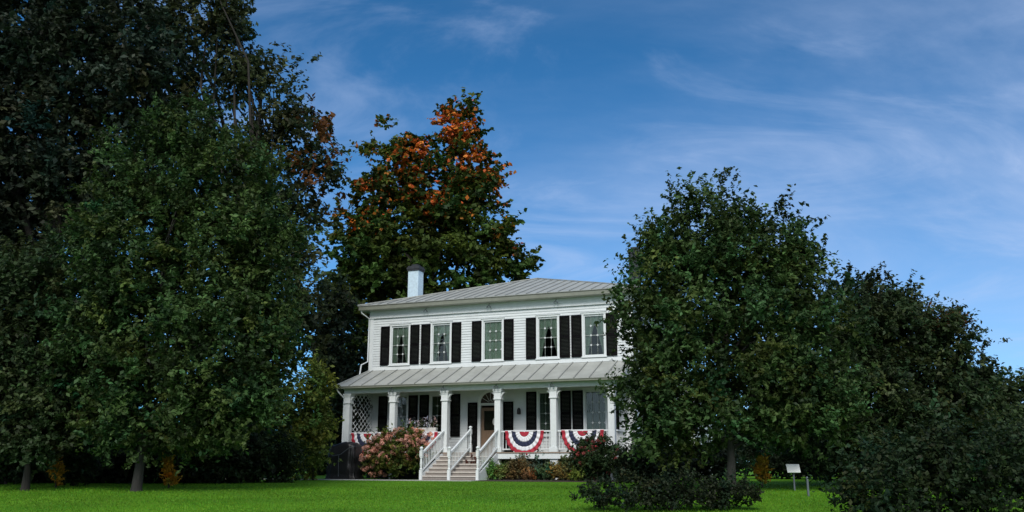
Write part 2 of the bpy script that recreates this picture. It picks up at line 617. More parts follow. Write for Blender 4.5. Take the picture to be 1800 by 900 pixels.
def slope(mb, a, b, c, d=None, spacing=0.5, thick=0.03, rib=0.035, ribw=0.03, mi=1):
    """sheet of standing seam metal; a,b the eave, c (and d) the top; ribs run up the slope"""
    a, b, c = Vector(a), Vector(b), Vector(c)
    poly = [a, b, c] if d is None else [a, b, c, Vector(d)]
    n = (b - a).cross(c - a).normalized()
    if n.z < 0: n = -n
    lo = [p - n * thick for p in poly]
    i = len(mb.v)
    k = len(poly)
    mb.v += [tuple(p) for p in poly + lo]
    mb.f.append([i + q for q in range(k)]); mb.m.append(0)
    mb.f.append([i + k + q for q in range(k)][::-1]); mb.m.append(0)
    for q in range(k):
        r_ = (q + 1) % k
        mb.f.append([i + r_, i + q, i + k + q, i + k + r_]); mb.m.append(0)
    ex = (b - a).normalized()
    ey = n.cross(ex).normalized()
    if ey.z < 0: ey = -ey
    P2 = [((p - a).dot(ex), (p - a).dot(ey)) for p in poly]
    ln = (b - a).length
    cnt = int(ln / spacing)
    off = (ln - cnt * spacing) / 2
    s = off
    while s < ln:
        ys = []
        for q in range(k):
            (x0, y0), (x1, y1) = P2[q], P2[(q + 1) % k]
            if (x0 - s) * (x1 - s) < 0:
                ys.append(y0 + (y1 - y0) * (s - x0) / (x1 - x0))
        if len(ys) >= 2 and max(ys) - min(ys) > 0.1:
            p0 = a + ex * s + ey * (min(ys) + 0.01) + n * (rib / 2 + 0.002)
            p1 = a + ex * s + ey * (max(ys) - 0.01) + n * (rib / 2 + 0.002)
            w_ = ex * (ribw / 2); h_ = n * (rib / 2)
            mb.hexa([p0 - w_ - h_, p0 + w_ - h_, p1 + w_ - h_, p1 - w_ - h_, p0 - w_ + h_, p0 + w_ + h_, p1 + w_ + h_, p1 - w_ + h_], mi)
        s += spacing


mb = MB()
r0 = OV + 0.07
A, B_, C_, Dd = (-r0, -r0, Z_EAVE), (W + r0, -r0, Z_EAVE), (W + r0, D + r0, Z_EAVE), (-r0, D + r0, Z_EAVE)
slope(mb, A, B_, APEX); slope(mb, B_, C_, APEX); slope(mb, C_, Dd, APEX); slope(mb, Dd, A, APEX)
for q in (A, B_, C_, Dd):
    mb.bar(Vector(q) + Vector((0, 0, 0.03)), Vector(APEX) + Vector((0, 0, 0.03)), 0.10, 0.045, 0)
roof = mb.build('roof', [M['roof_metal'], M['roof_seam']], house)


def chimney(u, v, w_, z0, z1, m='brick_painted'):
    mb = MB()
    mb.box(u - w_ / 2, u + w_ / 2, v - w_ / 2, v + w_ / 2, z0, z1 - 0.26)
    o = mb.build('chimney', M[m], house, bevel=0.01)
    mb = MB()
    mb.box(u - w_ / 2 - 0.04, u + w_ / 2 + 0.04, v - w_ / 2 - 0.04, v + w_ / 2 + 0.04, z1 - 0.259, z1 - 0.18)
    mb.box(u - w_ / 2 - 0.06, u + w_ / 2 + 0.06, v - w_ / 2 - 0.06, v + w_ / 2 + 0.06, z1 - 0.179, z1 - 0.09)
    mb.box(u - w_ / 2 - 0.02, u + w_ / 2 + 0.02, v - w_ / 2 - 0.02, v + w_ / 2 + 0.02, z1 - 0.089, z1 - 0.01)
    mb.box(u - 0.16, u + 0.16, v - 0.16, v + 0.16, z1 - 0.009, z1 + 0.09)
    mb.build('chimney_cap', M['brick_dark'], o)


chimney(1.25, 2.1, 0.57, 8.2, 10.32)
chimney(11.52, 6.2, 0.5, 8.4, 11.25, 'brick_dark')

# ---- windows and shutters
def lace_curtain(kind, w_, z0, z1, y):
    """gathered curtain, a wavy sheet; parted ones sweep to the sides"""
    mb = MB()
    nx, nz = 28, 14

    def panel(side):
        for j in range(nz):
            for i in range(nx):
                q = []
                for (ii, jj) in ((i, j), (i + 1, j), (i + 1, j + 1), (i, j + 1)):
                    t = jj / nz                       # 0 bottom, 1 top
                    if kind == 'full':
                        half = w_ * (ii / nx - 0.5); x = half
                    else:
                        open_ = {'parted': 0.62, 'split': 0.70, 'wide': 0.84, 'sweep': 0.76}[kind] * (1.12 if side > 0 else 0.92)
                        edge = (1 - open_ * max(0.0, (0.80 - t) / 0.80) ** 0.75) * w_ / 2 * 1.02
                        x = side * (w_ / 2 - edge * ii / nx)
                    yy = y + 0.018 * math.sin(ii * 1.9 + side) + 0.008 * math.sin(ii * 4.1)
                    q.append((x, yy, z0 + (z1 - z0) * t))
                if kind != 'full' and side < 0: q = q[::-1]
                mb.face(q)
    if kind == 'full': panel(1)
    else:
        panel(1); panel(-1)
    return mb


def shutter_mesh(w_, h, z0):
    mb = MB()
    st = 0.06
    mb.box(-w_ / 2, -w_ / 2 + st, -0.02, 0.02, z0, z0 + h)
    mb.box(w_ / 2 - st, w_ / 2, -0.02, 0.02, z0, z0 + h)
    for za, zb in ((0, 0.10), (h * 0.47, h * 0.47 + 0.08), (h - 0.08, h)):
        mb.box(-w_ / 2 + st, w_ / 2 - st, -0.018, 0.018, z0 + za, z0 + zb)
    for lo, hi in ((0.10, h * 0.47), (h * 0.47 + 0.08, h - 0.08)):
        k = int((hi - lo) / 0.055)
        for i in range(k):
            z = z0 + lo + (hi - lo) * (i + 0.5) / k
            a, b = (-w_ / 2 + st, w_ / 2 - st)
            mb.hexa([(a, -0.017, z - 0.026), (b, -0.017, z - 0.026), (b, 0.012, z + 0.016), (a, 0.012, z + 0.016),
                     (a, -0.017, z - 0.019), (b, -0.017, z - 0.019), (b, 0.012, z + 0.023), (a, 0.012, z + 0.023)])
    return mb


def local(o, mat4):
    o.matrix_basis = mat4
    return o


def window(u, z, kind, face='front', cloth='curtain_lace'):
    z0, z1 = z
    T = Matrix.Translation((u, 0, 0)) if face == 'front' else Matrix.Translation((W, u, 0)) @ Matrix.Rotation(math.pi / 2, 4, 'Z')
    w_ = WIN_W
    mb = MB()
    cz = 0.075
    mb.box(-w_ / 2 - cz, -w_ / 2 + 0.015, -0.05, -0.025, z0 - 0.02, z1 + 0.02)      # casing
    mb.box(w_ / 2 - 0.015, w_ / 2 + cz, -0.05, -0.025, z0 - 0.02, z1 + 0.02)
    mb.box(-w_ / 2 - cz - 0.02, w_ / 2 + cz + 0.02, -0.06, -0.025, z1 + 0.021, z1 + 0.10)
    mb.box(-w_ / 2 - cz - 0.04, w_ / 2 + cz + 0.04, -0.09, -0.025, z1 + 0.101, z1 + 0.13)
    for (a, b, c, d) in ((-w_ / 2, -w_ / 2 + 0.05, z0 + 0.055, z1 - 0.055), (w_ / 2 - 0.05, w_ / 2, z0 + 0.055, z1 - 0.055),
                         (-w_ / 2, w_ / 2, z0 + 0.002, z0 + 0.055), (-w_ / 2, w_ / 2, z1 - 0.055, z1 - 0.002)):
        mb.box(a, b, 0.0, 0.06, c, d)                    # sash
    fr = local(mb.build('window', M['trim_paint'], house, bevel=0.004), T)
    mb = MB()
    mb.box(-w_ / 2 - cz - 0.03, w_ / 2 + cz + 0.03, -0.10, -0.026, z0 - 0.075, z0 - 0.021)
    mb.build('sill', M['trim_paint'], fr, bevel=0.006)
    mb = MB()
    zi0, zi1 = z0 + 0.055, z1 - 0.055
    mb.box(-w_ / 2 + 0.05, w_ / 2 - 0.05, 0.030, 0.036, zi0, zi1)
    mb.build('pane', M['glass'], fr)
    mb = MB()
    vx = (-w_ / 6 + 0.01, w_ / 6 - 0.01)
    hz = [zi0 + (zi1 - zi0) * t for t in (0.25, 0.5, 0.75)]
    for x in vx: mb.box(x - 0.007, x + 0.007, 0.012, 0.029, zi0, zi1)
    for i, z_ in enumerate(hz):
        h = 0.016 if i == 1 else 0.005
        mb.box(-w_ / 2 + 0.05, w_ / 2 - 0.05, 0.010, 0.028, z_ - h, z_ + h)
    mb.build('muntin', M['muntin_paint'], fr)
    c = lace_curtain(kind, w_ - 0.06, z0 + 0.03, z1 - 0.02, 0.085)
    cu = c.build('curtain', M[cloth], fr, smooth=True)
    # little rosettes of lace knotted where the panes cross
    mb = MB()
    for x in list(vx) + ([w_ / 2 - 0.06] if kind == 'full' else []):
        for z_ in hz:
            s = 0.050
            for (ax_, az, bx, bz) in ((-1, 0, 0, -1), (0, -1, 1, 0), (1, 0, 0, 1), (0, 1, -1, 0)):
                mb.prism([(x + ax_ * s, z_ + az * s), (x + bx * s, z_ + bz * s), (x + bx * s * 0.4, z_ + bz * s * 0.4), (x + ax_ * s * 0.4, z_ + az * s * 0.4)], 0.004, 0.011)
    mb.build('rosette', M['trim_paint'], fr)
    return fr


def shutter(u, z, w_=0.47, h=None, face='front'):
    z0, z1 = z
    T = Matrix.Translation((u, -0.052, 0)) if face == 'front' else Matrix.Translation((W + 0.052, u, 0)) @ Matrix.Rotation(math.pi / 2, 4, 'Z')
    o = shutter_mesh(w_, z1 - z0 + 0.05, z0 - 0.03).build('shutter', M['shutter_black'], house)
    return local(o, T)


kinds_up = ('parted', 'split', 'full', 'wide', 'sweep')
for k, u in enumerate(WIN_U):
    window(u, UP_Z, kinds_up[k])
    for s in (-1, 1):
        shutter(u + s * (hwid + 0.085 + 0.235), UP_Z)
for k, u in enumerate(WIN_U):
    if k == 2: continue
    window(u, LO_Z, 'full' if k > 2 else 'wide', cloth='curtain_lace_shaded')
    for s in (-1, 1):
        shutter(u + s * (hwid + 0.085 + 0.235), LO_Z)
for v, a, b in SIDE_WIN:
    window(v, (a, b), 'full', 'side')
    for s in (-1, 1):
        shutter(v + s * (hwid + 0.085 + 0.235), (a, b), face='side')

# ---- the front door with its arched fanlight
dz0 = Z_DECK + 0.02
hwD = DOOR_W / 2
mb = MB()
mb.box(-hwD + 0.02, hwD - 0.02, 0.03, 0.08, dz0, dz0 + 0.95)                     # lower panel
mb.box(-hwD + 0.02, -hwD + 0.15, 0.03, 0.08, dz0 + 0.951, DOOR_Z - 0.1)
mb.box(hwD - 0.15, hwD - 0.02, 0.03, 0.08, dz0 + 0.951, DOOR_Z - 0.1)
mb.box(-hwD + 0.151, hwD - 0.151, 0.03, 0.08, DOOR_Z - 0.24, DOOR_Z - 0.1)
mb.box(-hwD + 0.16, -0.03, 0.018, 0.029, dz0 + 0.16, dz0 + 0.78)
mb.box(0.03, hwD - 0.16, 0.018, 0.029, dz0 + 0.16, dz0 + 0.78)
door = local(mb.build('front_door', M['door_wood'], house, bevel=0.006), Matrix.Translation((DOOR_U, 0, 0)))
mb = MB(); mb.box(-hwD + 0.151, hwD - 0.151, 0.052, 0.058, dz0 + 0.951, DOOR_Z - 0.24)
mb.build('door_glass', M['glass'], door)
mb = MB(); mb.box(-hwD + 0.151, hwD - 0.151, 0.075, 0.079, dz0 + 0.951, DOOR_Z - 0.24)
mb.build('door_blind', M['door_dark'], door)
mb = MB(); mb.lathe([(0.0, 0), (0.03, 0.005), (0.035, 0.03), (0.0, 0.045)], 10)
kn = mb.build('door_knob', M['brass'], door, smooth=True)
local(kn, Matrix.Translation((hwD - 0.08, 0.03, dz0 + 0.98)) @ Matrix.Rotation(math.pi / 2, 4, 'X'))
mb = MB(); mb.lathe([(0.001, 0), (0.11, 0.0), (0.12, 0.012), (0.11, 0.02), (0.001, 0.02)], 18)
pl = mb.build('oval_plaque', M['sign_white'], door, smooth=True)
local(pl, Matrix.Translation((0.17, 0.028, dz0 + 1.32)) @ Matrix.Rotation(math.pi / 2, 4, 'X') @ Matrix.Diagonal((0.75, 1.3, 1, 1)))
mb = MB()
mb.box(-hwD - 0.11, -hwD + 0.015, -0.06, -0.026, Z_DECK + 0.002, DOOR_Z + 0.04)
mb.box(hwD - 0.015, hwD + 0.11, -0.06, -0.026, Z_DECK + 0.002, DOOR_Z + 0.04)
n = 14
for k in range(n):                                                              # round arch of the fanlight
    a0, a1 = math.pi * k / n, math.pi * (k + 1) / n
    ro, ri = hwD + 0.11, hwD - 0.02
    mb.prism([(ri * math.cos(a0), DOOR_Z + 0.10 + ri * math.sin(a0)), (ro * math.cos(a0), DOOR_Z + 0.10 + ro * math.sin(a0)),
              (ro * math.cos(a1), DOOR_Z + 0.10 + ro * math.sin(a1)), (ri * math.cos(a1), DOOR_Z + 0.10 + ri * math.sin(a1))], -0.064, -0.026)
mb.box(-hwD - 0.11, hwD + 0.11, -0.068, -0.026, DOOR_Z + 0.0405, DOOR_Z + 0.0995)
local(mb.build('door_surround', M['trim_paint'], house, bevel=0.004), Matrix.Translation((DOOR_U, 0, 0)))
mb = MB()
ri = hwD - 0.022
mb.prism([(ri * math.cos(math.pi * k / n), DOOR_Z + 0.101 + ri * math.sin(math.pi * k / n)) for k in range(n + 1)], -0.045, -0.030)
fan = local(mb.build('fanlight', M['door_dark'], house), Matrix.Translation((DOOR_U, 0, 0)))
mb = MB()
for k in range(1, 6):
    a = math.pi * k / 6
    mb.bar((0.08 * math.cos(a), -0.05, DOOR_Z + 0.105 + 0.08 * math.sin(a)), (ri * math.cos(a), -0.05, DOOR_Z + 0.105 + ri * math.sin(a)), 0.014, 0.014)
mb.build('fanlight_bar', M['trim_paint'], fan)
DZ = (Z_DECK + 0.06, DOOR_Z + 0.12)
shutter(DOOR_U - hwD - 0.12 - 0.25, DZ, 0.46)
shutter(DOOR_U + hwD + 0.12 + 0.25, DZ, 0.46)
mb = MB()
mb.lathe([(0.02, 0), (0.09, 0.02), (0.085, 0.2), (0.05, 0.26), (0.0, 0.3)], 10)
lm = mb.build('porch_lantern', M['iron_dark'], house, smooth=True)
local(lm, Matrix.Translation((7.62, -0.12, 2.75)))

# ---- the porch
PV = -1.62                       # column line
COLS = (-0.06, 2.25, 4.80, 7.27, 9.75, 12.20)
DE = -1.82                       # deck edge
mb = MB()
U0, U1 = -0.24, W + 0.05
nb = 13
for k in range(nb):
    v0 = DE + (0 - DE) * k / nb
    v1 = DE + (0 - DE) * (k + 1) / nb
    mb.box(U0, U1, v0 + 0.003, v1 - 0.003, Z_DECK - 0.045, Z_DECK)
mb.build('porch_deck', M['deck_boards'], house)
mb = MB()
mb.box(U0 + 0.02, U1 - 0.02, DE + 0.03, DE + 0.08, Z_DECK - 0.27, Z_DECK - 0.047)
mb.box(U0 + 0.02, U0 + 0.07, DE + 0.081, -0.01, Z_DECK - 0.27, Z_DECK - 0.047)
mb.box(U1 - 0.07, U1 - 0.02, DE + 0.081, -0.01, Z_DECK - 0.27, Z_DECK - 0.047)
mb.build('deck_fascia', M['trim_paint'], house, bevel=0.005)
for c in COLS:
    mb = MB()
    w_ = 0.10 if c != 9.75 else 0.17
    mb.box(c - w_, c + w_, PV - 0.10, PV + 0.10, -0.1, Z_DECK - 0.272)
    mb.build('deck_post', M['trim_paint'], house, bevel=0.006)

BEAM0 = 3.74
for c in COLS:
    mb = MB()
    h = 0.132
    mb.box(c - h, c + h, PV - h, PV + h, Z_DECK + 0.20, 3.30)
    for s in (-1, 1):                                   # raised stiles on the faces
        mb.box(c + s * h - 0.03 * (s > 0) - 0.0, c + s * h + 0.03 * (s < 0), PV - h - 0.014, PV - h - 0.001, Z_DECK + 0.26, 3.24)
    col = mb.build('column', M['trim_paint'], house, bevel=0.008)
    mb = MB()
    mb.box(c - 0.19, c + 0.19, PV - 0.19, PV + 0.19, Z_DECK + 0.001, Z_DECK + 0.155)
    mb.box(c - 0.17, c + 0.17, PV - 0.17, PV + 0.17, Z_DECK + 0.156, Z_DECK + 0.199)
    mb.build('column_base', M['trim_paint'], col, bevel=0.01)
    mb = MB()
    mb.box(c - 0.175, c + 0.175, PV - 0.175, PV + 0.175, 3.301, 3.35)
    mb.box(c - 0.155, c + 0.155, PV - 0.155, PV + 0.155, 3.351, 3.60)
    mb.box(c - 0.175, c + 0.175, PV - 0.18, PV + 0.18, 3.601, 3.66)
    mb.box(c - 0.20, c + 0.20, PV - 0.195, PV + 0.195, 3.661, BEAM0 - 0.001)
    for s in (-1, 1):                                   # curved side brackets
        pts = [(c + s * 0.156, 3.365)]
        for k in range(7):
            a = math.pi / 2 * k / 6
            pts.append((c + s * (0.158 + 0.20 * (1 - math.cos(a))), 3.37 + 0.228 * math.sin(a)))
        pts.append((c + s * 0.156, 3.598))
        if s < 0: pts = pts[::-1]
        if not (c < 0 and s < 0): mb.prism(pts, PV - 0.06, PV + 0.06)
    mb.build('capital', M['trim_paint'], col, bevel=0.006)

mb = MB()
mb.box(COLS[0] - 0.17, COLS[-1] + 0.17, PV - 0.15, PV + 0.15, BEAM0, 3.985)
mb.box(COLS[0] - 0.17, COLS[0] + 0.13, PV + 0.151, -0.05, BEAM0, 3.985)
mb.box(COLS[-1] - 0.13, COLS[-1] + 0.17, PV + 0.151, -0.05, BEAM0, 3.985)
mb.box(COLS[0] - 0.19, COLS[-1] + 0.19, PV - 0.175, PV - 0.151, 3.90, 3.984)
mb.build('porch_beam', M['trim_paint'], house, bevel=0.006)
PO = 0.46
pe0, pe1, pv = -0.06 - PO, 12.35 + PO, PV - PO
mb = MB()
mb.box(pe0 + 0.04, pe1 - 0.04, pv + 0.04, PV - 0.152, 3.986, 4.0)
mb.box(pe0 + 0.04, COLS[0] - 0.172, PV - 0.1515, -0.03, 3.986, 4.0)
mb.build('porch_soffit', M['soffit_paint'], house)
mb = MB()
mb.box(COLS[0] - 0.171, COLS[-1] + 0.3, PV - 0.1515, -0.03, 3.987, 4.001)
mb.build('porch_ceiling', M['porch_ceiling_paint'], house)
mb = MB()
mb.box(pe0, pe1, pv, pv + 0.045, 3.945, 4.035)
mb.box(pe0, pe0 + 0.045, pv + 0.046, -0.03, 3.945, 4.035)
mb.box(pe1 - 0.045, pe1, pv + 0.046, -0.03, 3.945, 4.035)
mb.build('porch_gutter', M['gutter_grey'], house, bevel=0.012)
mb = MB()
r1 = 0.03
a = (pe0 - r1, pv - r1, 4.05); b = (pe1 + r1, pv - r1, 4.05)
hipL = (0.0, -0.02, Z_PT); hipR = (W - 0.25, -0.02, Z_PT)
slope(mb, a, b, hipR, hipL, spacing=0.66, ribw=0.035, rib=0.04)
mb.face([a, hipL, (pe0 - r1, -0.02, 4.05)])
mb.face([b, (pe1 + r1, -0.02, 4.05), hipR])
mb.bar(Vector(a) + Vector((0, 0, 0.02)), Vector(hipL) + Vector((0, 0, 0.02)), 0.09, 0.04)
mb.bar(Vector(b) + Vector((0, 0, 0.02)), Vector(hipR) + Vector((0, 0, 0.02)), 0.09, 0.04)
mb.build('porch_roof', [M['roof_metal'], M['roof_seam']], house)

# hooks / lamps under both eaves
for (u, v, z) in [(x, -0.065, Z_WT - 0.03) for x in (3.0, 6.2, 9.4)] + [(c, PV - 0.18, 3.97) for c in COLS[1:5]]:
    mb = MB()
    mb.tube([(u, v, z), (u, v - 0.09, z - 0.02), (u, v - 0.12, z - 0.09)], [0.012, 0.012, 0.012], 6)
    for s in (-1, 1):
        mb.tube([(u, v - 0.12, z - 0.085), (u + s * 0.06, v - 0.15, z - 0.13), (u + s * 0.09, v - 0.15, z - 0.2)], [0.012, 0.02, 0.035], 8)
    mb.build('eave_lamp', M['post_grey'], house)

# downspouts
mb = MB()
mb.tube([(-0.36, -0.36, Z_WT + 0.05), (-0.34, -0.34, Z_WT - 0.1), (-0.09, -0.02, Z_WT - 0.35), (-0.09, -0.02, Z_PT + 0.45), (-0.30, -0.25, Z_PT + 0.28), (-0.34, -0.30, Z_PT - 0.20)],
        [0.035] * 6, 8)
mb.build('downspout', M['trim_paint'], house, smooth=True)
mb = MB()
mb.tube([(pe0 + 0.05, pv + 0.05, 3.95), (pe0 + 0.10, pv + 0.10, 3.82), (COLS[0] - 0.19, PV - 0.1, 3.55), (COLS[0] - 0.19, PV - 0.1, 0.2)], [0.035] * 4, 8)
mb.build('downspout', M['trim_paint'], house, smooth=True)


def railing(u0, u1, v0=PV, v1=PV, name='porch_railing'):
    mb = MB()
    zt, zb = Z_DECK + 0.88, Z_DECK + 0.12
    a, b = Vector((u0, v0, 0)), Vector((u1, v1, 0))
    mb.bar(a + Vector((0, 0, zt - 0.03)), b + Vector((0, 0, zt - 0.03)), 0.09, 0.06)
    mb.bar(a + Vector((0, 0, zb)), b + Vector((0, 0, zb)), 0.07, 0.05)
    ln = (b - a).length
    n_ = int(ln / 0.13)
    for k in range(n_):
        p = a.lerp(b, (k + 0.5) / n_)
        mb.bar(p + Vector((0, 0, zb + 0.026)), p + Vector((0, 0, zt - 0.061)), 0.026, 0.026)
    return mb.build(name, M['trim_paint'], house)


for k in (0, 1, 3, 4):
    railing(COLS[k] + 0.147, COLS[k + 1] - 0.147)
railing(W - 0.40, W - 0.40, PV + 0.15, -0.05)

# lattice screen closing the porch end
mb = MB()
lv0, lv1, lz0, lz1 = PV + 0.16, -0.07, Z_DECK + 0.02, 3.73
LU = lambda v_: 0.09 + 0.20 * (v_ - lv0) / (lv1 - lv0)
for s in (-1, 1):
    t = lv0 - (lz1 - lz0)
    while t < lv1:
        if s > 0: p, q = [t, lz0], [t + (lz1 - lz0), lz1]
        else: p, q = [t, lz1], [t + (lz1 - lz0), lz0]
        v_a, v_b = max(p[0], lv0), min(q[0], lv1)
        if v_b > v_a + 0.02:
            f = lambda v_: p[1] + (q[1] - p[1]) * (v_ - p[0]) / (q[0] - p[0])
            mb.bar((LU(v_a) + 0.006 * s, v_a, f(v_a)), (LU(v_b) + 0.006 * s, v_b, f(v_b)), 0.012, 0.026)
        t += 0.27
mb.build('lattice_screen', M['trim_paint'], house)

# ---- steps, stringers, three handrails with turned newels
S0, S1 = COLS[2] - 0.02, COLS[3] + 0.02
NR = 7
v_top, v_bot = DE - 0.0, DE - 1.98
run = (v_top - v_bot) / (NR - 1)
rise = (Z_DECK - 0.03) / NR
stair = empty('porch_steps', (0, 0, 0)); stair.parent = house
for k in range(NR - 1):
    zt = 0.03 + rise * (k + 1)
    vf = v_bot + run * k
    MB().box(S0 + 0.03, S1 - 0.03, vf - 0.035, vf + run + 0.01, zt - 0.042, zt).build('tread', M['tread_boards'], stair, bevel=0.008)
for k in range(NR):
    vf = v_bot + run * k
    zt = 0.03 + rise * (k + 1)
    MB().box(S0 + 0.03, S1 - 0.03, vf, vf + 0.025, zt - rise, zt - 0.0425 if k < NR - 1 else zt - 0.05).build('riser', M['riser_boards'], stair)
for u in (S0, S1):
    mb = MB()
    mb_pts = [(v_bot - 0.02, 0.0), (v_top, 0.0), (v_top, Z_DECK - 0.05), (v_top - 0.1, Z_DECK - 0.05), (v_bot - 0.02, rise + 0.08)]
    w0, w1 = u - 0.028, u + 0.028
    i = 0
    mb.v = [(w0, v_, z_) for v_, z_ in mb_pts] + [(w1, v_, z_) for v_, z_ in mb_pts]
    n5 = len(mb_pts)
    mb.f = [list(range(n5)), list(range(2 * n5 - 1, n5 - 1, -1))] + [[(q + 1) % n5, q, n5 + q, n5 + (q + 1) % n5] for q in range(n5)]
    mb.m = [0] * len(mb.f)
    mb.build('stringer', M['trim_paint'], stair)


def newel(u, v, z0, h):
    mb = MB()
    s = 0.058
    mb.box(u - s, u + s, v - s, v + s, z0, z0 + h * 0.30)
    mb.lathe([(0.05, z0 + h * 0.301), (0.062, z0 + h * 0.33), (0.040, z0 + h * 0.36), (0.056, z0 + h * 0.50), (0.040, z0 + h * 0.64), (0.062, z0 + h * 0.67), (0.05, z0 + h * 0.699)], 12, u, v)
    mb.box(u - s, u + s, v - s, v + s, z0 + h * 0.70, z0 + h * 0.88)
    mb.lathe([(0.065, z0 + h * 0.881), (0.075, z0 + h * 0.895), (0.032, z0 + h * 0.915), (0.066, z0 + h * 0.94), (0.078, z0 + h * 0.965), (0.062, z0 + h * 0.995), (0.012, z0 + h * 1.015)], 12, u, v)
    return mb.build('newel_post', M['trim_paint'], stair)


UC = (S0 + S1) / 2
zr = rise + 0.86
for u, vt in ((S0 + 0.01, PV - 0.15), (UC, DE + 0.02), (S1 - 0.01, PV - 0.15)):
    newel(u, v_bot - 0.03, 0.02, 1.30)
    mb = MB()
    a = Vector((u, v_bot + 0.03, zr + 0.05)); b = Vector((u, vt, Z_DECK + 0.90))
    mb.bar(a, b, 0.08, 0.07)
    lo = Vector((0, 0, 0.70))
    mb.bar(a - lo, b - lo, 0.06, 0.05)
    n_ = int((b - a).length / 0.15)
    for k in range(1, n_):
        p = a.lerp(b, k / n_)
        mb.bar(p - Vector((0, 0, 0.67)), p - Vector((0, 0, 0.03)), 0.024, 0.024)
    mb.build('handrail', M['trim_paint'], stair)
newel(UC, DE + 0.08, Z_DECK, 1.08)

# rear wing, mostly behind the trees
mb = MB()
mb.box(8.6, W + 0.4, D + 0.03, D + 6.0, 0.0, 4.3)
wing = mb.build('rear_wing', M['white_paint'], house)
mb = MB()
mb.prism([(8.3, 4.301), (W + 0.7, 4.301), ((8.6 + W + 0.4) / 2, 6.1)], D + 0.03, D + 6.3)
mb.build('wing_roof', M['roof_metal'], wing)

# ------------------------------------------------------------------ bunting
def bunting(u0, u1, label, sag=0.98, top=Z_DECK + 0.885):
    uc, a = (u0 + u1) / 2, (u1 - u0) / 2
    o = empty('bunting', hw(uc, PV - 0.11, top), -TH)
    tag(o, label, 'bunting', 'patriotic buntings hung on the porch rail')
    bands = [('red_centre', 0.05, 0.25, 'bunting_red'), ('white_band', 0.25, 0.46, 'bunting_white'), ('navy_band', 0.46, 0.66, 'bunting_navy'),
             ('white_band', 0.66, 0.83, 'bunting_white'), ('red_border', 0.83, 1.0, 'bunting_red')]
    n = 84
    for nm, r0_, r1_, m in bands:
        mb = MB()
        rows = 5
        for j in range(rows + 1):
            r = r0_ + (r1_ - r0_) * j / rows
            for k in range(n + 1):
                t = math.pi * k / n
                pl_ = math.cos(t * 22)
                rr = r * (1 + 0.012 * pl_ * r)
                y = -0.02 - 0.022 * r * pl_ - 0.03 * r * math.sin(t)
                mb.v.append((a * rr * math.cos(t), y, -sag * (0.02 + rr * math.sin(t) ** 0.9)))
        for j in range(rows):
            for k in range(n):
                p = j * (n + 1) + k
                mb.f.append([p, p + 1, p + n + 2, p + n + 1]); mb.m.append(0)
        ob = mb.build(nm, M[m], o, smooth=True)
        so_ = ob.modifiers.new('thick', 'SOLIDIFY'); so_.thickness = 0.006
    mb = MB()
    mb.box(-a, a, -0.03, -0.018, -0.05, 0.004)
    mb.build('header_tape', M['bunting_white'], o)


bunting(0.22, 1.86, 'red white and navy bunting on rail at the lattice end, behind the black tarp')
bunting(2.6, 4.5, 'red white and navy bunting between columns beside the steps, behind the pink hydrangea')
bunting(7.62, 9.33, 'fully visible red white and navy half-round bunting nearest the steps')
bunting(10.10, 11.88, 'red white and navy bunting partly hidden by the dark red rose bush')

# ------------------------------------------------------------------ foliage
RNG = np.random.default_rng(11)


def unit(a):
    return a / np.maximum(np.linalg.norm(a, axis=1, keepdims=True), 1e-6)


def leaf_mesh(name, pos, nrm, axis, size, tint, m, parent=None, aspect=0.55):
    """one diamond-shaped, slightly folded leaf per row"""
    n = len(pos)
    nrm = unit(nrm)
    ax = unit(axis - nrm * np.sum(axis * nrm, axis=1, keepdims=True))
    sd_ = np.cross(nrm, ax)
    L_ = size[:, None]
    v = np.empty((n, 4, 3))
    v[:, 0] = pos - ax * L_ * 0.5
    v[:, 1] = pos + sd_ * L_ * 0.5 * aspect + nrm * L_ * 0.08
    v[:, 2] = pos + ax * L_ * 0.5 - nrm * L_ * 0.06
    v[:, 3] = pos - sd_ * L_ * 0.5 * aspect + nrm * L_ * 0.08
    me = bpy.data.meshes.new(name)
    me.vertices.add(n * 4)
    me.vertices.foreach_set('co', v.reshape(-1).astype(np.float32))
    me.loops.add(n * 4)
    me.loops.foreach_set('vertex_index', np.arange(n * 4, dtype=np.int32))
    me.polygons.add(n)
    me.polygons.foreach_set('loop_start', np.arange(0, n * 4, 4, dtype=np.int32))
    me.update(calc_edges=True)
    at_ = me.color_attributes.new('tint', 'FLOAT_COLOR', 'POINT')
    c = np.ones((n, 4, 4), np.float32)
    c[:, :, :3] = tint[:, None, :]
    at_.data.foreach_set('color', c.reshape(-1))
    me.materials.append(m)
    o = bpy.data.objects.new(name, me)
    COL.objects.link(o)
    if parent: o.parent = parent
    return o


def sample_clumps(lobes, count, shell=0.62):
    """clump centres in the lobes' volume, crowded towards their surface"""
    vol = np.array([(l[3] * l[4] * l[5]) ** 0.75 for l in lobes])
    idx = RNG.choice(len(lobes), count, p=vol / vol.sum())
    L_ = np.array(lobes)[idx]
    d = unit(RNG.normal(size=(count, 3)))
    r = shell + (1 - shell) * RNG.random(count) ** 0.7
    inner = RNG.random(count) < 0.22
    r = np.where(inner, RNG.random(count) * shell, r)
    return L_[:, :3] + d * L_[:, 3:6] * r[:, None], d


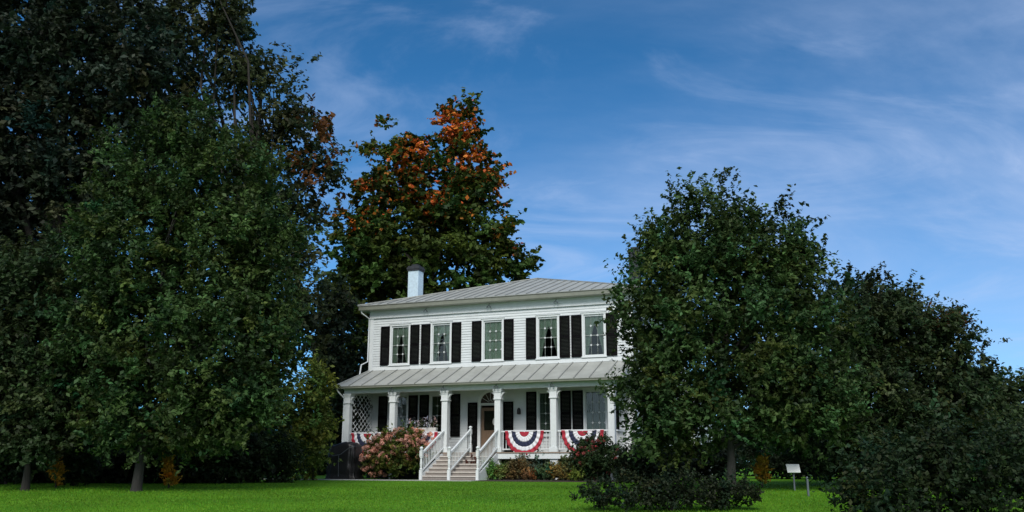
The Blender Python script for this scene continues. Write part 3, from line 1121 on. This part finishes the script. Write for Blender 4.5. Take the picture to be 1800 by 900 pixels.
def spray_leaves(cen, out, radius, twigs, per, up=0.55, spread=0.8, flat=0.0):
    """twigs fan out of each clump; leaves stand along them"""
    n = len(cen)
    T = n * twigs
    c = np.repeat(cen, twigs, 0)
    o = np.repeat(out, twigs, 0)
    rad = np.repeat(radius, twigs) if np.ndim(radius) else np.full(T, radius)
    td = o * 0.55 + np.array([0, 0, up]) + RNG.normal(size=(T, 3)) * spread
    td[:, 2] *= (1 - flat)
    td = unit(td)
    ln = rad * (0.55 + 0.75 * RNG.random(T))
    st = c + RNG.normal(size=(T, 3)) * (rad * 0.32)[:, None]
    K = T * per
    ti = np.repeat(np.arange(T), per)
    t = np.tile((np.arange(per) + 0.5) / per, T) + RNG.normal(size=K) * 0.05
    pos = st[ti] + td[ti] * (ln[ti] * t)[:, None] + RNG.normal(size=(K, 3)) * (rad[ti] * 0.06)[:, None]
    ax = td[ti] * 0.6 + RNG.normal(size=(K, 3)) * 0.75
    nr = np.array([0, 0, 0.75]) + o[ti] * 0.35 + RNG.normal(size=(K, 3)) * 0.6
    return pos, nr, ax, ti // twigs


def tints(base, clump, nclump, var=0.3, hue=0.16):
    b = np.array(base)
    cl = 1 + RNG.normal(size=(nclump, 1)) * var * 0.7
    ch = RNG.normal(size=(nclump, 1)) * hue
    k = len(clump)
    t = b[None] * np.clip(cl[clump], 0.45, 1.8) * np.clip(1 + RNG.normal(size=(k, 1)) * var * 0.6, 0.4, 1.9)
    t[:, 0] *= (1 + ch[clump, 0])
    t[:, 2] *= (1 - ch[clump, 0] * 0.6)
    return np.clip(t, 0.001, 1)


def px_lobes(Y, rows, depth=0.85):
    """lobes given by their place on the photograph at the distance Y -> metres"""
    out = []
    for r in rows:
        cx, cy_, rx, ry = r[:4]
        dy = r[4] if len(r) > 4 else 0.0
        p = at(cx, cy_, Y + dy)
        s = ppm(Y + dy)
        out.append((p.x, p.y, p.z, rx / s, depth * (rx + ry) / 2 / s, ry / s))
    return out


def tree(name, label, cat, base, lobes, clumps, rad, twigs, per, leaf, tint, bark='bark', trunk_r=0.16, fork=0.35, group=None,
         up=0.55, spread=0.8, shell=0.62, var=0.42, recolor=None, limbs=14, trunk_top=None, flat=0.0, aspect=0.55):
    o = empty(name, base)
    tag(o, label, cat, group)
    L_ = [(l[0] - base[0], l[1] - base[1], l[2] - base[2], l[3], l[4], l[5]) for l in lobes]
    cen, out = sample_clumps(L_, clumps, shell)
    keep = cen[:, 2] > 0.15
    cen, out = cen[keep], out[keep]
    n = len(cen)
    pos, nr, ax, ci = spray_leaves(cen, out, rad * (0.7 + 0.6 * RNG.random(n)), twigs, per, up, spread, flat)
    size = leaf * (0.45 + 1.05 * RNG.random(len(pos)) ** 1.2)
    tc_ = tints(tint, ci, n, var)
    if recolor: tc_ = recolor(tc_, pos + np.array(base)[None], cen + np.array(base)[None], ci)
    leaf_mesh('crown', pos, nr, ax, size, tc_, M['leaf'], o, aspect)
    # trunk and limbs
    top = max(l[2] + l[5] * 0.3 for l in L_) if trunk_top is None else trunk_top
    mb = MB()
    cx = float(np.mean([l[0] for l in L_])); cyy = float(np.mean([l[1] for l in L_]))
    pts, rr = [], []
    for k in range(9):
        t = k / 8
        pts.append((cx * t ** 1.6 + 0.05 * math.sin(k * 1.7) * top * 0.08, cyy * t ** 1.6 + 0.04 * math.cos(k * 2.1) * top * 0.08, -0.15 + (top + 0.15) * t))
        rr.append(trunk_r * (2.0 if k == 0 else 1.0) * (1 - 0.86 * t))
    pts.insert(1, (pts[0][0] * 0.9, pts[0][1], 0.12)); rr.insert(1, trunk_r * 1.25)
    mb.tube(pts, rr, 10)
    mb.build('trunk', M[bark], o, smooth=True)
    if limbs:
        mb = MB()
        order = np.argsort(-np.linalg.norm(cen - cen.mean(0), axis=1))
        pick = RNG.choice(order, min(limbs, n), replace=False)
        for q in pick:
            e_ = Vector(cen[q])
            t = fork + (0.9 - fork) * rnd.random()
            t = min(t, max(0.12, (e_.z / max(top, 0.1)) * 0.8))
            i = t * 8
            k = int(i)
            p0 = Vector(pts[1 + min(k, 7)]).lerp(Vector(pts[1 + min(k + 1, 8)]), i - k)
            r_ = trunk_r * (1 - 0.86 * t) * 0.55
            m1_ = p0.lerp(e_, 0.45) + Vector((rnd.uniform(-.1, .1), rnd.uniform(-.1, .1), 0.1)) * (e_ - p0).length
            mb.tube([p0, p0.lerp(m1_, 0.5) + Vector((0, 0, 0.02)), m1_, e_], [r_, r_ * 0.8, r_ * 0.55, r_ * 0.18], 6)
        mb.build('branches', M[bark], o, smooth=True)
    return o


def gbase(px, Y):
    p = at(px, 850, Y)
    return (p.x, Y, ground_z(p.x, Y) - 0.02)


DARK = (0.034, 0.056, 0.021)
GREEN = (0.046, 0.083, 0.024)

# --- right-hand trees
tree('broadleaf_tree', 'tall rounded dark green tree hiding the corner of the house', 'tree', gbase(1285, 27),
     px_lobes(27, [(1275, 560, 160, 140), (1235, 440, 105, 105), (1335, 445, 82, 90), (1160, 530, 82, 105), (1405, 560, 105, 130), (1270, 680, 180, 100),
                   (1155, 705, 68, 80), (1390, 690, 110, 90), (1242, 368, 42, 58), (1312, 390, 42, 42), (1175, 430, 50, 60), (1412, 490, 46, 55), (1200, 745, 90, 50), (1175, 765, 70, 36), (1365, 742, 80, 38), (1440, 722, 75, 52)]),
     640, 0.60, 10, 20, 0.145, GREEN, 'bark_grey', 0.13, 0.2, limbs=26)
tree('broadleaf_tree', 'dark green tree with orange tinged edge sloping down to the right', 'tree', gbase(1640, 30),
     px_lobes(30, [(1560, 580, 80, 85), (1625, 615, 75, 82), (1690, 685, 60, 62), (1600, 720, 160, 110), (1480, 690, 100, 130), (1710, 735, 80, 72), (1500, 560, 55, 85),
                   (1560, 525, 40, 40), (1500, 780, 110, 60), (1650, 570, 35, 40)]),
     520, 0.62, 10, 20, 0.15, DARK, 'bark', 0.17, 0.2, limbs=18,
     recolor=lambda t, p, c, ci: np.where(((c[ci][:, 0] > 13.6) & (c[ci][:, 2] > 5.2))[:, None] & (RNG.random(len(t)) < 0.3)[:, None], np.array([[0.10, 0.045, 0.015]]), t))
tree('small_tree', 'small dark tree leaning in at the right edge of the picture', 'tree', gbase(1800, 33),
     px_lobes(33, [(1765, 735, 80, 80), (1850, 740, 90, 70), (1780, 800, 120, 60), (1738, 715, 50, 50), (1790, 712, 30, 36)]),
     230, 0.62, 9, 14, 0.17, DARK, 'bark', 0.12, 0.2, limbs=10)

# --- left-hand trees
tree('broadleaf_tree', 'tall dark green tree with pale trunk on the lawn left of the house', 'tree', gbase(240, 27),
     px_lobes(27, [(335, 250, 85, 85), (260, 330, 105, 105), (400, 350, 100, 105), (300, 450, 180, 125), (440, 470, 95, 120), (205, 520, 105, 110), (330, 590, 190, 120),
                   (455, 590, 62, 115), (190, 680, 110, 90), (330, 700, 170, 85), (425, 715, 72, 85), (250, 750, 130, 45)]),
     860, 0.60, 10, 20, 0.145, GREEN, 'bark_grey', 0.125, 0.2, limbs=30)
tree('broadleaf_tree', 'dark tree with slim trunk at the far left edge of the lawn', 'tree', gbase(45, 27.5),
     px_lobes(27.5, [(60, 690, 120, 80), (110, 600, 80, 90), (20, 570, 100, 120), (60, 760, 110, 45), (-60, 650, 90, 110), (60, 500, 70, 90)]),
     380, 0.62, 10, 20, 0.15, DARK, 'bark', 0.10, 0.2, limbs=16)
tree('tall_maple', 'very tall sparse tree with orange tips and bare limbs against the sky', 'tree', gbase(420, 38),
     px_lobes(38, [(300, 60, 150, 130), (395, 30, 55, 70), (440, 130, 65, 70), (515, 215, 65, 65), (555, 300, 50, 55), (575, 235, 30, 45), (450, 290, 90, 90), (290, 220, 130, 120),
                   (500, 140, 30, 40), (510, 420, 60, 100), (555, 380, 35, 45), (520, 560, 60, 110), (330, -80, 130, 100)]),
     560, 0.75, 8, 10, 0.25, (0.042, 0.056, 0.024), 'bark', 0.32, 0.3, shell=0.45, limbs=46, up=0.3, trunk_top=17.5,
     recolor=lambda t, p, c, ci: np.where(((c[ci][:, 0] > -9.6) & (c[ci][:, 2] > 12) & (np.sin(c[ci][:, 0] * 5 + c[ci][:, 2] * 3) > 0.6))[:, None],
                                          np.array([[0.13, 0.055, 0.018]]) * (0.6 + 0.8 * RNG.random((len(t), 1))), t))
tree('dark_conifer', 'towering near black tree filling the left edge of the picture', 'tree', gbase(70, 34),
     px_lobes(34, [(70, 90, 150, 150), (40, 290, 160, 150), (60, 470, 150, 150), (190, 110, 130, 130), (0, 640, 150, 120), (-80, 300, 150, 300), (170, 300, 90, 120), (80, -90, 160, 120)]),
     860, 0.9, 10, 16, 0.24, (0.030, 0.044, 0.027), 'bark', 0.34, 0.25, limbs=16)

# --- the maple behind the house, turning orange
MAPLE_Y = 60
mp_or = [(at(x, y, MAPLE_Y), r / ppm(MAPLE_Y)) for x, y, r in ((730, 308, 22), (762, 338, 20), (798, 232, 24), (665, 324, 16), (768, 245, 15), (842, 290, 15), (718, 268, 14), (905, 420, 16), (872, 335, 13), (822, 305, 11), (695, 215, 12), (640, 400, 11), (850, 265, 10))]


def maple_tint(t, p, c, ci):
    w_ = np.zeros(len(c))
    for q, r in mp_or:
        d2 = (c[:, 0] - q.x) ** 2 + (c[:, 2] - q.z) ** 2
        w_ = np.maximum(w_, np.exp(-d2 / (r * r * 1.15)) * (c[:, 1] < MAPLE_Y + 1.5))
    turned = RNG.random(len(c)) < np.clip(w_ * 0.9, 0, 0.75)
    pr = np.where(turned, 0.85, np.clip(w_ * 0.25, 0, 0.3) + np.clip((c[:, 2] - 15) / 50, 0, 0.10))[ci]
    pick = RNG.random(len(t)) < pr
    oc = np.array([[0.56, 0.135, 0.030]]) * (0.5 + 0.9 * RNG.random((len(t), 1)))
    oc[:, 1] *= 0.7 + 0.9 * RNG.random(len(t))
    return np.where(pick[:, None], oc, t)


tree('autumn_maple', 'large maple behind the house with orange patches in its green crown', 'tree', (at(755, 700, MAPLE_Y).x, MAPLE_Y, -0.02),
     px_lobes(MAPLE_Y, [(690, 275, 45, 65), (805, 240, 45, 62), (770, 340, 70, 62), (675, 345, 62, 62), (835, 320, 48, 65), (630, 400, 42, 50), (740, 270, 28, 35), (740, 450, 150, 100), (850, 410, 62, 60),
                        (895, 465, 42, 40), (640, 480, 75, 95), (630, 600, 70, 110), (820, 200, 22, 30), (780, 580, 150, 90), (930, 480, 18, 18)]),
     760, 0.85, 9, 14, 0.33, (0.050, 0.080, 0.014), 'bark', 0.4, 0.3, limbs=34, trunk_top=16.5, up=0.1, flat=0.35, shell=0.6, var=0.38, recolor=maple_tint, aspect=0.75)
tree('dark_spruce', 'dark evergreen filling the gap between the maple and the tall sparse tree', 'tree', (at(600, 700, 52).x, 52, -0.02),
     px_lobes(52, [(600, 640, 40, 110), (590, 560, 28, 70), (640, 700, 50, 70), (575, 760, 45, 70)]), 150, 0.8, 8, 10, 0.3, (0.02, 0.03, 0.014), 'bark', 0.2, limbs=8)

# --- shrubs about the lawn
def shrub(name, label, cat, px, Y, rows, clumps, rad, leaf, tint, group=None, twigs=8, per=9, up=0.6, var=0.35, trunk_r=0.035, **kw):
    return tree(name, label, cat, gbase(px, Y), px_lobes(Y, rows), clumps, rad, twigs, per, leaf, tint, 'bark', trunk_r, 0.1, group, up=up, limbs=7, var=var,
                trunk_top=max(0.2, (850 - min(r[1] for r in rows)) / ppm(Y) * 0.8), **kw)


shrub('leafy_shrub', 'tall olive green bush beside the lattice end of the porch', 'bush', 550, 37,
      [(555, 685, 34, 50), (540, 775, 48, 62), (566, 745, 24, 70), (515, 730, 40, 70)], 150, 0.45, 0.16, (0.12, 0.16, 0.030))
for k, (x, y, rx, ry, Y, lab) in enumerate((
        (478, 805, 46, 42, 33, 'dark rounded bush just left of the tall olive bush'),
        (385, 800, 55, 45, 32, 'broad low bush behind the lawn, left of the dark rounded bush'),
        (130, 805, 38, 40, 30, 'bush between the two slim left-hand trunks'),
        (10, 810, 50, 40, 31, 'bush behind the slim trunk at the left edge'),
        (300, 790, 55, 55, 33, 'bush right behind the orange leaved plant by the pale trunk'))):
    shrub('leafy_shrub', lab, 'bush', x, Y, [(x, y, rx, ry), (x - rx * 0.5, y + 10, rx * 0.6, ry * 0.7), (x + rx * 0.5, y + 8, rx * 0.6, ry * 0.75)],
          90, 0.4, 0.13, (0.026, 0.046, 0.016), 'dark bushes along the back of the lawn')
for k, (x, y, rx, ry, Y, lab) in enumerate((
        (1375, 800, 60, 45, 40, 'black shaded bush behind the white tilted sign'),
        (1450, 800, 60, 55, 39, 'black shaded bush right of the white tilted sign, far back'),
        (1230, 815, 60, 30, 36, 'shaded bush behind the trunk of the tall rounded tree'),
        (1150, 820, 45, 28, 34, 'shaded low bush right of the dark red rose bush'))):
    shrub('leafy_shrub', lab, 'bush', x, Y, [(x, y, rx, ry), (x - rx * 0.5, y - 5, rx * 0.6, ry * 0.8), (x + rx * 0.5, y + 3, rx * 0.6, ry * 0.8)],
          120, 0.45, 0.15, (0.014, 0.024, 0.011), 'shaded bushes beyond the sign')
shrub('spreading_shrub', 'big dark spreading bush filling the lower right corner', 'bush', 1640, 19,
      [(1600, 850, 140, 70), (1720, 820, 120, 80), (1530, 870, 70, 45), (1800, 850, 120, 90), (1660, 790, 80, 45), (1640, 920, 170, 50)], 330, 0.4, 0.11, (0.020, 0.036, 0.014))
shrub('ground_shrub', 'low dark purplish bush at the foot of the lawn, before the rounded tree', 'bush', 1180, 21,
      [(1110, 870, 82, 34), (1200, 867, 74, 33), (1280, 870, 52, 30), (1052, 880, 40, 28), (1180, 905, 140, 28), (1315, 892, 30, 20)], 520, 0.17, 0.07, (0.020, 0.032, 0.014))
for x, Y, lab in ((99, 28.5, 'slim orange and yellow plant by the trunk at the left edge'), (297, 28.5, 'slim orange and yellow plant right of the pale trunk'),
                  (1340, 28.5, 'slim orange and yellow plant right of the rounded tree trunk')):
    shrub('flame_plant', lab, 'plant', x, Y, [(x, 830, 8, 18), (x - 3, 815, 5, 12), (x + 3, 842, 7, 10)], 26, 0.16, 0.085, (0.50, 0.27, 0.03), 'slim orange plants by the trunks',
          up=1.2, trunk_r=0.02)

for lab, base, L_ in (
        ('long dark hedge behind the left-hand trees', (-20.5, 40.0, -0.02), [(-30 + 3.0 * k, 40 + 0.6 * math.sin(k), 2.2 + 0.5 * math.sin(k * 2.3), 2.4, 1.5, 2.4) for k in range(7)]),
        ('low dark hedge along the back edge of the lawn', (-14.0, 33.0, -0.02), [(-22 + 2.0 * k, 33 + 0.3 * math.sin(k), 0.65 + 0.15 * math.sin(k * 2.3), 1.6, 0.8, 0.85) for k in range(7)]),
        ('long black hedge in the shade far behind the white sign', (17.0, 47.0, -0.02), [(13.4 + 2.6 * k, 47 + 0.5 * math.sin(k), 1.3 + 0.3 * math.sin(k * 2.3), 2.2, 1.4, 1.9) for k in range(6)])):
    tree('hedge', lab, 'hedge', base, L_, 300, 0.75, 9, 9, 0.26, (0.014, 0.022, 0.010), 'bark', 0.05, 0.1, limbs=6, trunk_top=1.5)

shrub('leafy_shrub', 'dark bush behind the lattice end of the porch', 'bush', 632, 50, [(630, 745, 45, 65), (590, 770, 40, 60), (650, 790, 50, 50)], 130, 0.6, 0.2, (0.022, 0.038, 0.014))

# ---- beds beside the steps
def flowers(parent, lobes, count, rad, per, size, col, name='blossoms', front=True):
    base = np.array(parent.location)
    L_ = [(l[0] - base[0], l[1] - base[1], l[2] - base[2], l[3], l[4], l[5]) for l in lobes]
    cen, out = sample_clumps(L_, count, 0.97)
    K = len(cen) * per
    ci = np.repeat(np.arange(len(cen)), per)
    d = unit(RNG.normal(size=(K, 3)))
    d[:, 2] = d[:, 2] * 0.85 + 0.1
    pos = cen[ci] + out[ci] * rad * 0.6 + d * rad * (0.75 + 0.3 * RNG.random((K, 1)))
    t = tints(col, ci, len(cen), 0.28, 0.1)
    keep = pos[:, 2] > 0.12
    leaf_mesh(name, pos[keep], d[keep] + RNG.normal(size=(keep.sum(), 3)) * 0.35, RNG.normal(size=(keep.sum(), 3)), np.full(keep.sum(), size) * (0.7 + 0.6 * RNG.random(keep.sum())), t[keep], M['petal'], parent, 0.9)


HY_Y = 38.6
hyd = [(695, 800, 52, 38), (664, 806, 26, 30), (735, 795, 28, 36), (715, 770, 34, 16), (690, 776, 28, 16)]
o = shrub('hydrangea_bush', 'large hydrangea covered in dusty pink flower heads beside the steps', 'bush', 693, HY_Y, hyd, 150, 0.3, 0.12, (0.095, 0.115, 0.022))
flowers(o, px_lobes(HY_Y, [(693, 788, 48, 26), (664, 806, 28, 30), (735, 782, 26, 26), (712, 770, 34, 14)]), 310, 0.10, 40, 0.056, (0.66, 0.33, 0.25))
RO_Y = 35.0
ros = [(1050, 805, 38, 34), (1025, 820, 24, 26), (1080, 815, 28, 30), (1050, 785, 26, 14)]
o = shrub('rose_bush', 'bushy rose with dark red blooms under the right end of the porch', 'bush', 1050, RO_Y, ros, 130, 0.28, 0.11, (0.034, 0.060, 0.020))
flowers(o, px_lobes(RO_Y, ros), 46, 0.075, 34, 0.05, (0.26, 0.065, 0.06))

bed = [(838, 838, 14, 20, 37.6, 'red_leaf_plant', 'dark red leaved plant at the foot of the steps', (0.075, 0.024, 0.016), 0.11),
       (862, 838, 16, 15, 37.2, 'border_plant', 'fresh green clump next to the dark red leaved plant', (0.060, 0.115, 0.022), 0.09),
       (888, 840, 18, 13, 37.0, 'border_plant', 'yellowish green clump under the porch post', (0.085, 0.100, 0.026), 0.09),
       (912, 836, 16, 16, 36.8, 'border_plant', 'brownish clump left of the grey green bush', (0.095, 0.070, 0.030), 0.09),
       (940, 826, 26, 20, 37.6, 'grey_shrub', 'rounded grey green bush against the dark gap under the deck', (0.075, 0.100, 0.070), 0.08),
       (940, 846, 18, 9, 36.2, 'border_plant', 'rust brown low clump in front of the grey green bush', (0.110, 0.062, 0.028), 0.08),
       (965, 840, 16, 13, 36.0, 'border_plant', 'deep green clump before the white deck pier', (0.030, 0.055, 0.022), 0.09),
       (985, 842, 17, 13, 35.7, 'border_plant', 'golden brown clump right of the white deck pier', (0.120, 0.088, 0.026), 0.09),
       (1003, 832, 15, 20, 35.6, 'border_plant', 'tall mixed green and brown clump beside the rose bush', (0.062, 0.070, 0.026), 0.1),
       (1015, 848, 14, 10, 34.6, 'border_plant', 'lime green low clump at the rose bush foot', (0.080, 0.110, 0.020), 0.08)]
for x, y, rx, ry, Y, nm, lab, col, lf in bed:
    shrub(nm, lab, 'bush' if 'shrub' in nm else 'plant', x, Y, [(x, y - ry * 0.2, rx * 1.25, ry * 1.2)], 70, 0.22, lf, tuple(c * 2.0 for c in col), 'plants in the porch border' if nm == 'border_plant' else None, up=1.1, trunk_r=0.015)

# dark climber on the outer side of the lattice screen
tree('climbing_vine', 'dark climbing vine growing up behind the white lattice at the porch end', 'vine', tuple(hw(0.02, -0.8, Z_DECK)),
     [(*hw(-0.02, -1.2 + 0.38 * k, z_), 0.16, 0.24, 0.5) for k in range(4) for z_ in (1.7, 2.5, 3.2)], 150, 0.14, 8, 9, 0.085, (0.012, 0.018, 0.009), 'bark', 0.012, 0.1, limbs=10, trunk_top=2.2, up=0.2)

# flower box on the rail
fb = empty('flower_box', hw(3.75, PV - 0.02, Z_DECK + 0.885), -TH)
tag(fb, 'white flower box with pale pink and white flowers on the porch rail', 'planter')
mb = MB()
mb.hexa([(-0.62, -0.09, 0.0), (0.62, -0.09, 0), (0.62, 0.09, 0), (-0.62, 0.09, 0), (-0.66, -0.12, 0.17), (0.66, -0.12, 0.17), (0.66, 0.12, 0.17), (-0.66, 0.12, 0.17)])
mb.build('box', M['pot_white'], fb, bevel=0.01)
mb = MB(); mb.box(-0.63, 0.63, -0.10, 0.10, 0.171, 0.18)
mb.build('soil', M['mulch'], fb)
cen = np.array([[-0.6 + 1.2 * k / 12, RNG.normal() * 0.03, 0.24] for k in range(13)])
pos, nr, ax, ci = spray_leaves(cen, np.tile([[0, 0, 1.0]], (13, 1)), 0.2, 7, 6, 0.8, 0.6)
leaf_mesh('leaves', pos, nr, ax, np.full(len(pos), 0.07), tints((0.05, 0.09, 0.025), ci, 13), M['leaf'], fb)
pos, nr, ax, ci = spray_leaves(cen + np.array([[0, -0.03, 0.06]]), np.tile([[0, 0, 1.0]], (13, 1)), 0.24, 4, 4, 0.9, 0.7)
leaf_mesh('flowers', pos, nr, ax, np.full(len(pos), 0.075), tints((0.62, 0.52, 0.56), ci, 13, 0.2), M['petal'], fb, 0.95)

# ------------------------------------------------------------------ the covered stack at the porch corner
def tarp():
    o = empty('covered_stack', hw(0.40, -2.45, 0.0), -TH)
    tag(o, 'black plastic tarp draped over a waist high stack at the porch corner', 'tarp')
    mb = MB()
    n, rows = 96, 16
    prof = [(1.10, 0.01), (1.06, 0.12)] + [(1.0 + 0.03 * math.sin(k), 0.2 + k * 0.1) for k in range(12)] + [(0.97, 1.43), (0.86, 1.50), (0.45, 1.52), (0.05, 1.50)]
    for j, (s, z) in enumerate(prof):
        for k in range(n):
            a = 2 * math.pi * k / n
            ca, sa = math.cos(a), math.sin(a)
            p = 0.34
            x = 0.66 * math.copysign(abs(ca) ** p, ca); y = 0.45 * math.copysign(abs(sa) ** p, sa)
            f = 0.035 * math.sin(a * 9 + z * 1.2) + 0.03 * math.sin(a * 17 + 2 - z * 2.0) + 0.02 * math.sin(a * 5 + z * 5)
            f *= min(1.0, (1.6 - z)) * (1 if z < 1.45 else 0.3)
            dz = 0.10 * math.sin(x * 4.2 + 0.5) * (z / 1.5) ** 2 + 0.04 * math.sin(y * 7 + x * 3) * (z / 1.5) ** 3
            mb.v.append((x * (s + f), y * (s + f * 1.3), max(0.005, z + dz)))
    for j in range(len(prof) - 1):
        for k in range(n):
            q = (k + 1) % n
            mb.f.append([j * n + k, j * n + q, (j + 1) * n + q, (j + 1) * n + k]); mb.m.append(0)
    mb.f.append([(len(prof) - 1) * n + k for k in range(n)]); mb.m.append(0)
    mb.build('tarp', M['tarp_black'], o, smooth=True)
    mb = MB()
    mb.tube([(-0.70, -0.50, 1.25), (-0.3, -0.56, 0.98), (0.1, -0.56, 1.05), (0.45, -0.54, 1.30), (0.71, -0.49, 1.38)], [0.012] * 5, 6)
    mb.tube([(0.0, -0.57, 1.0), (0.0, -0.56, 0.55), (0.02, -0.56, 0.12)], [0.010] * 3, 6)
    mb.build('cord', M['post_grey'], o)


tarp()

# ------------------------------------------------------------------ sign and post
SY = 27.2
p = at(1397, 862, SY)
gz = ground_z(p.x, SY)
o = empty('info_sign', (p.x, SY, gz), R(-8))
tag(o, 'small blank white tilted sign panel on a thin grey post in the lawn', 'sign')
mb = MB(); mb.box(-0.022, 0.022, -0.022, 0.022, -0.1, 0.60)
mb.box(-0.09, 0.09, -0.05, 0.05, 0.56, 0.575)
mb.build('post', M['post_grey'], o, bevel=0.004)
mb = MB(); mb.box(-0.19, 0.19, -0.165, 0.165, 0.0, 0.022)
pn = mb.build('panel', M['sign_white'], o, bevel=0.004)
local(pn, Matrix.Translation((0, 0, 0.645)) @ Matrix.Rotation(R(46), 4, 'X'))
SY2 = 25.0
p = at(1421, 870, SY2)
o = empty('short_post', (p.x, SY2, ground_z(p.x, SY2)))
tag(o, 'short thin grey post standing alone right of the white sign', 'post')
mb = MB(); mb.box(-0.025, 0.025, -0.025, 0.025, -0.1, 0.47); mb.build('shaft', M['post_grey'], o, bevel=0.004)
mb = MB(); mb.lathe([(0.036, 0.471), (0.036, 0.49), (0.02, 0.52), (0.004, 0.53)], 10); mb.build('cap', M['post_grey'], o)

# ------------------------------------------------------------------ far woods and grass blades
def woods():
    n = 900
    ang = RNG.uniform(-1.25, 1.25, n)
    dist = RNG.uniform(105, 150, n)
    cen = np.stack([np.sin(ang) * dist, np.cos(ang) * dist, RNG.uniform(0.5, 5.0, n)], 1)
    out = unit(RNG.normal(size=(n, 3)))
    pos, nr, ax, ci = spray_leaves(cen, out, 3.6, 10, 8, 0.4, 0.9)
    pos[:, 2] = np.maximum(pos[:, 2], 0.2)
    o = leaf_mesh('distant_woods', pos, nr, ax, 1.3 * (0.6 + 0.8 * RNG.random(len(pos))), tints((0.022, 0.040, 0.016), ci, n), M['leaf'])
    tag(o, 'dark band of distant woods on the horizon', None, None, 'stuff')


woods()


def blades():
    n = 170000
    y = 17.5 + 18.5 * RNG.random(n) ** 0.9
    half = 0.60 * y + 0.5
    x = (RNG.random(n) * 2 - 1) * half
    keep = np.ones(n, bool)
    du = (x - HX) * CT - (y - HY) * ST
    dv = (x - HX) * ST + (y - HY) * CT
    keep &= ~((du > -6.6) & (du < 13.5) & (dv > -4.72))
    x, y = x[keep], y[keep]
    z = np.array([ground_z(0, q) for q in y])
    h = (0.028 + 0.032 * RNG.random(len(x))) * np.clip((37 - y) / 9, 0.35, 1)
    pos = np.stack([x, y, z + h * 0.45], 1)
    ax = np.stack([RNG.normal(size=len(x)) * 0.45, RNG.normal(size=len(x)) * 0.45, np.ones(len(x))], 1)
    nr = np.stack([RNG.normal(size=len(x)), RNG.normal(size=len(x)), RNG.random(len(x)) * 0.5], 1)
    patch = 0.92 + 0.28 * np.sin(x * 0.6 + 1.3 * np.sin(y * 0.45)) * np.sin(y * 0.8 + 0.4 * x)
    t = np.array([[0.100, 0.262, 0.014]]) * patch[:, None] * (0.75 + 0.5 * RNG.random((len(x), 1)))
    t[:, 0] *= 0.7 + 0.8 * RNG.random(len(x))
    o = leaf_mesh('grass', pos, nr, ax, h, t, M['leaf'], None, 0.28)
    tag(o, 'short grass blades of the lawn', None, None, 'stuff')


blades()
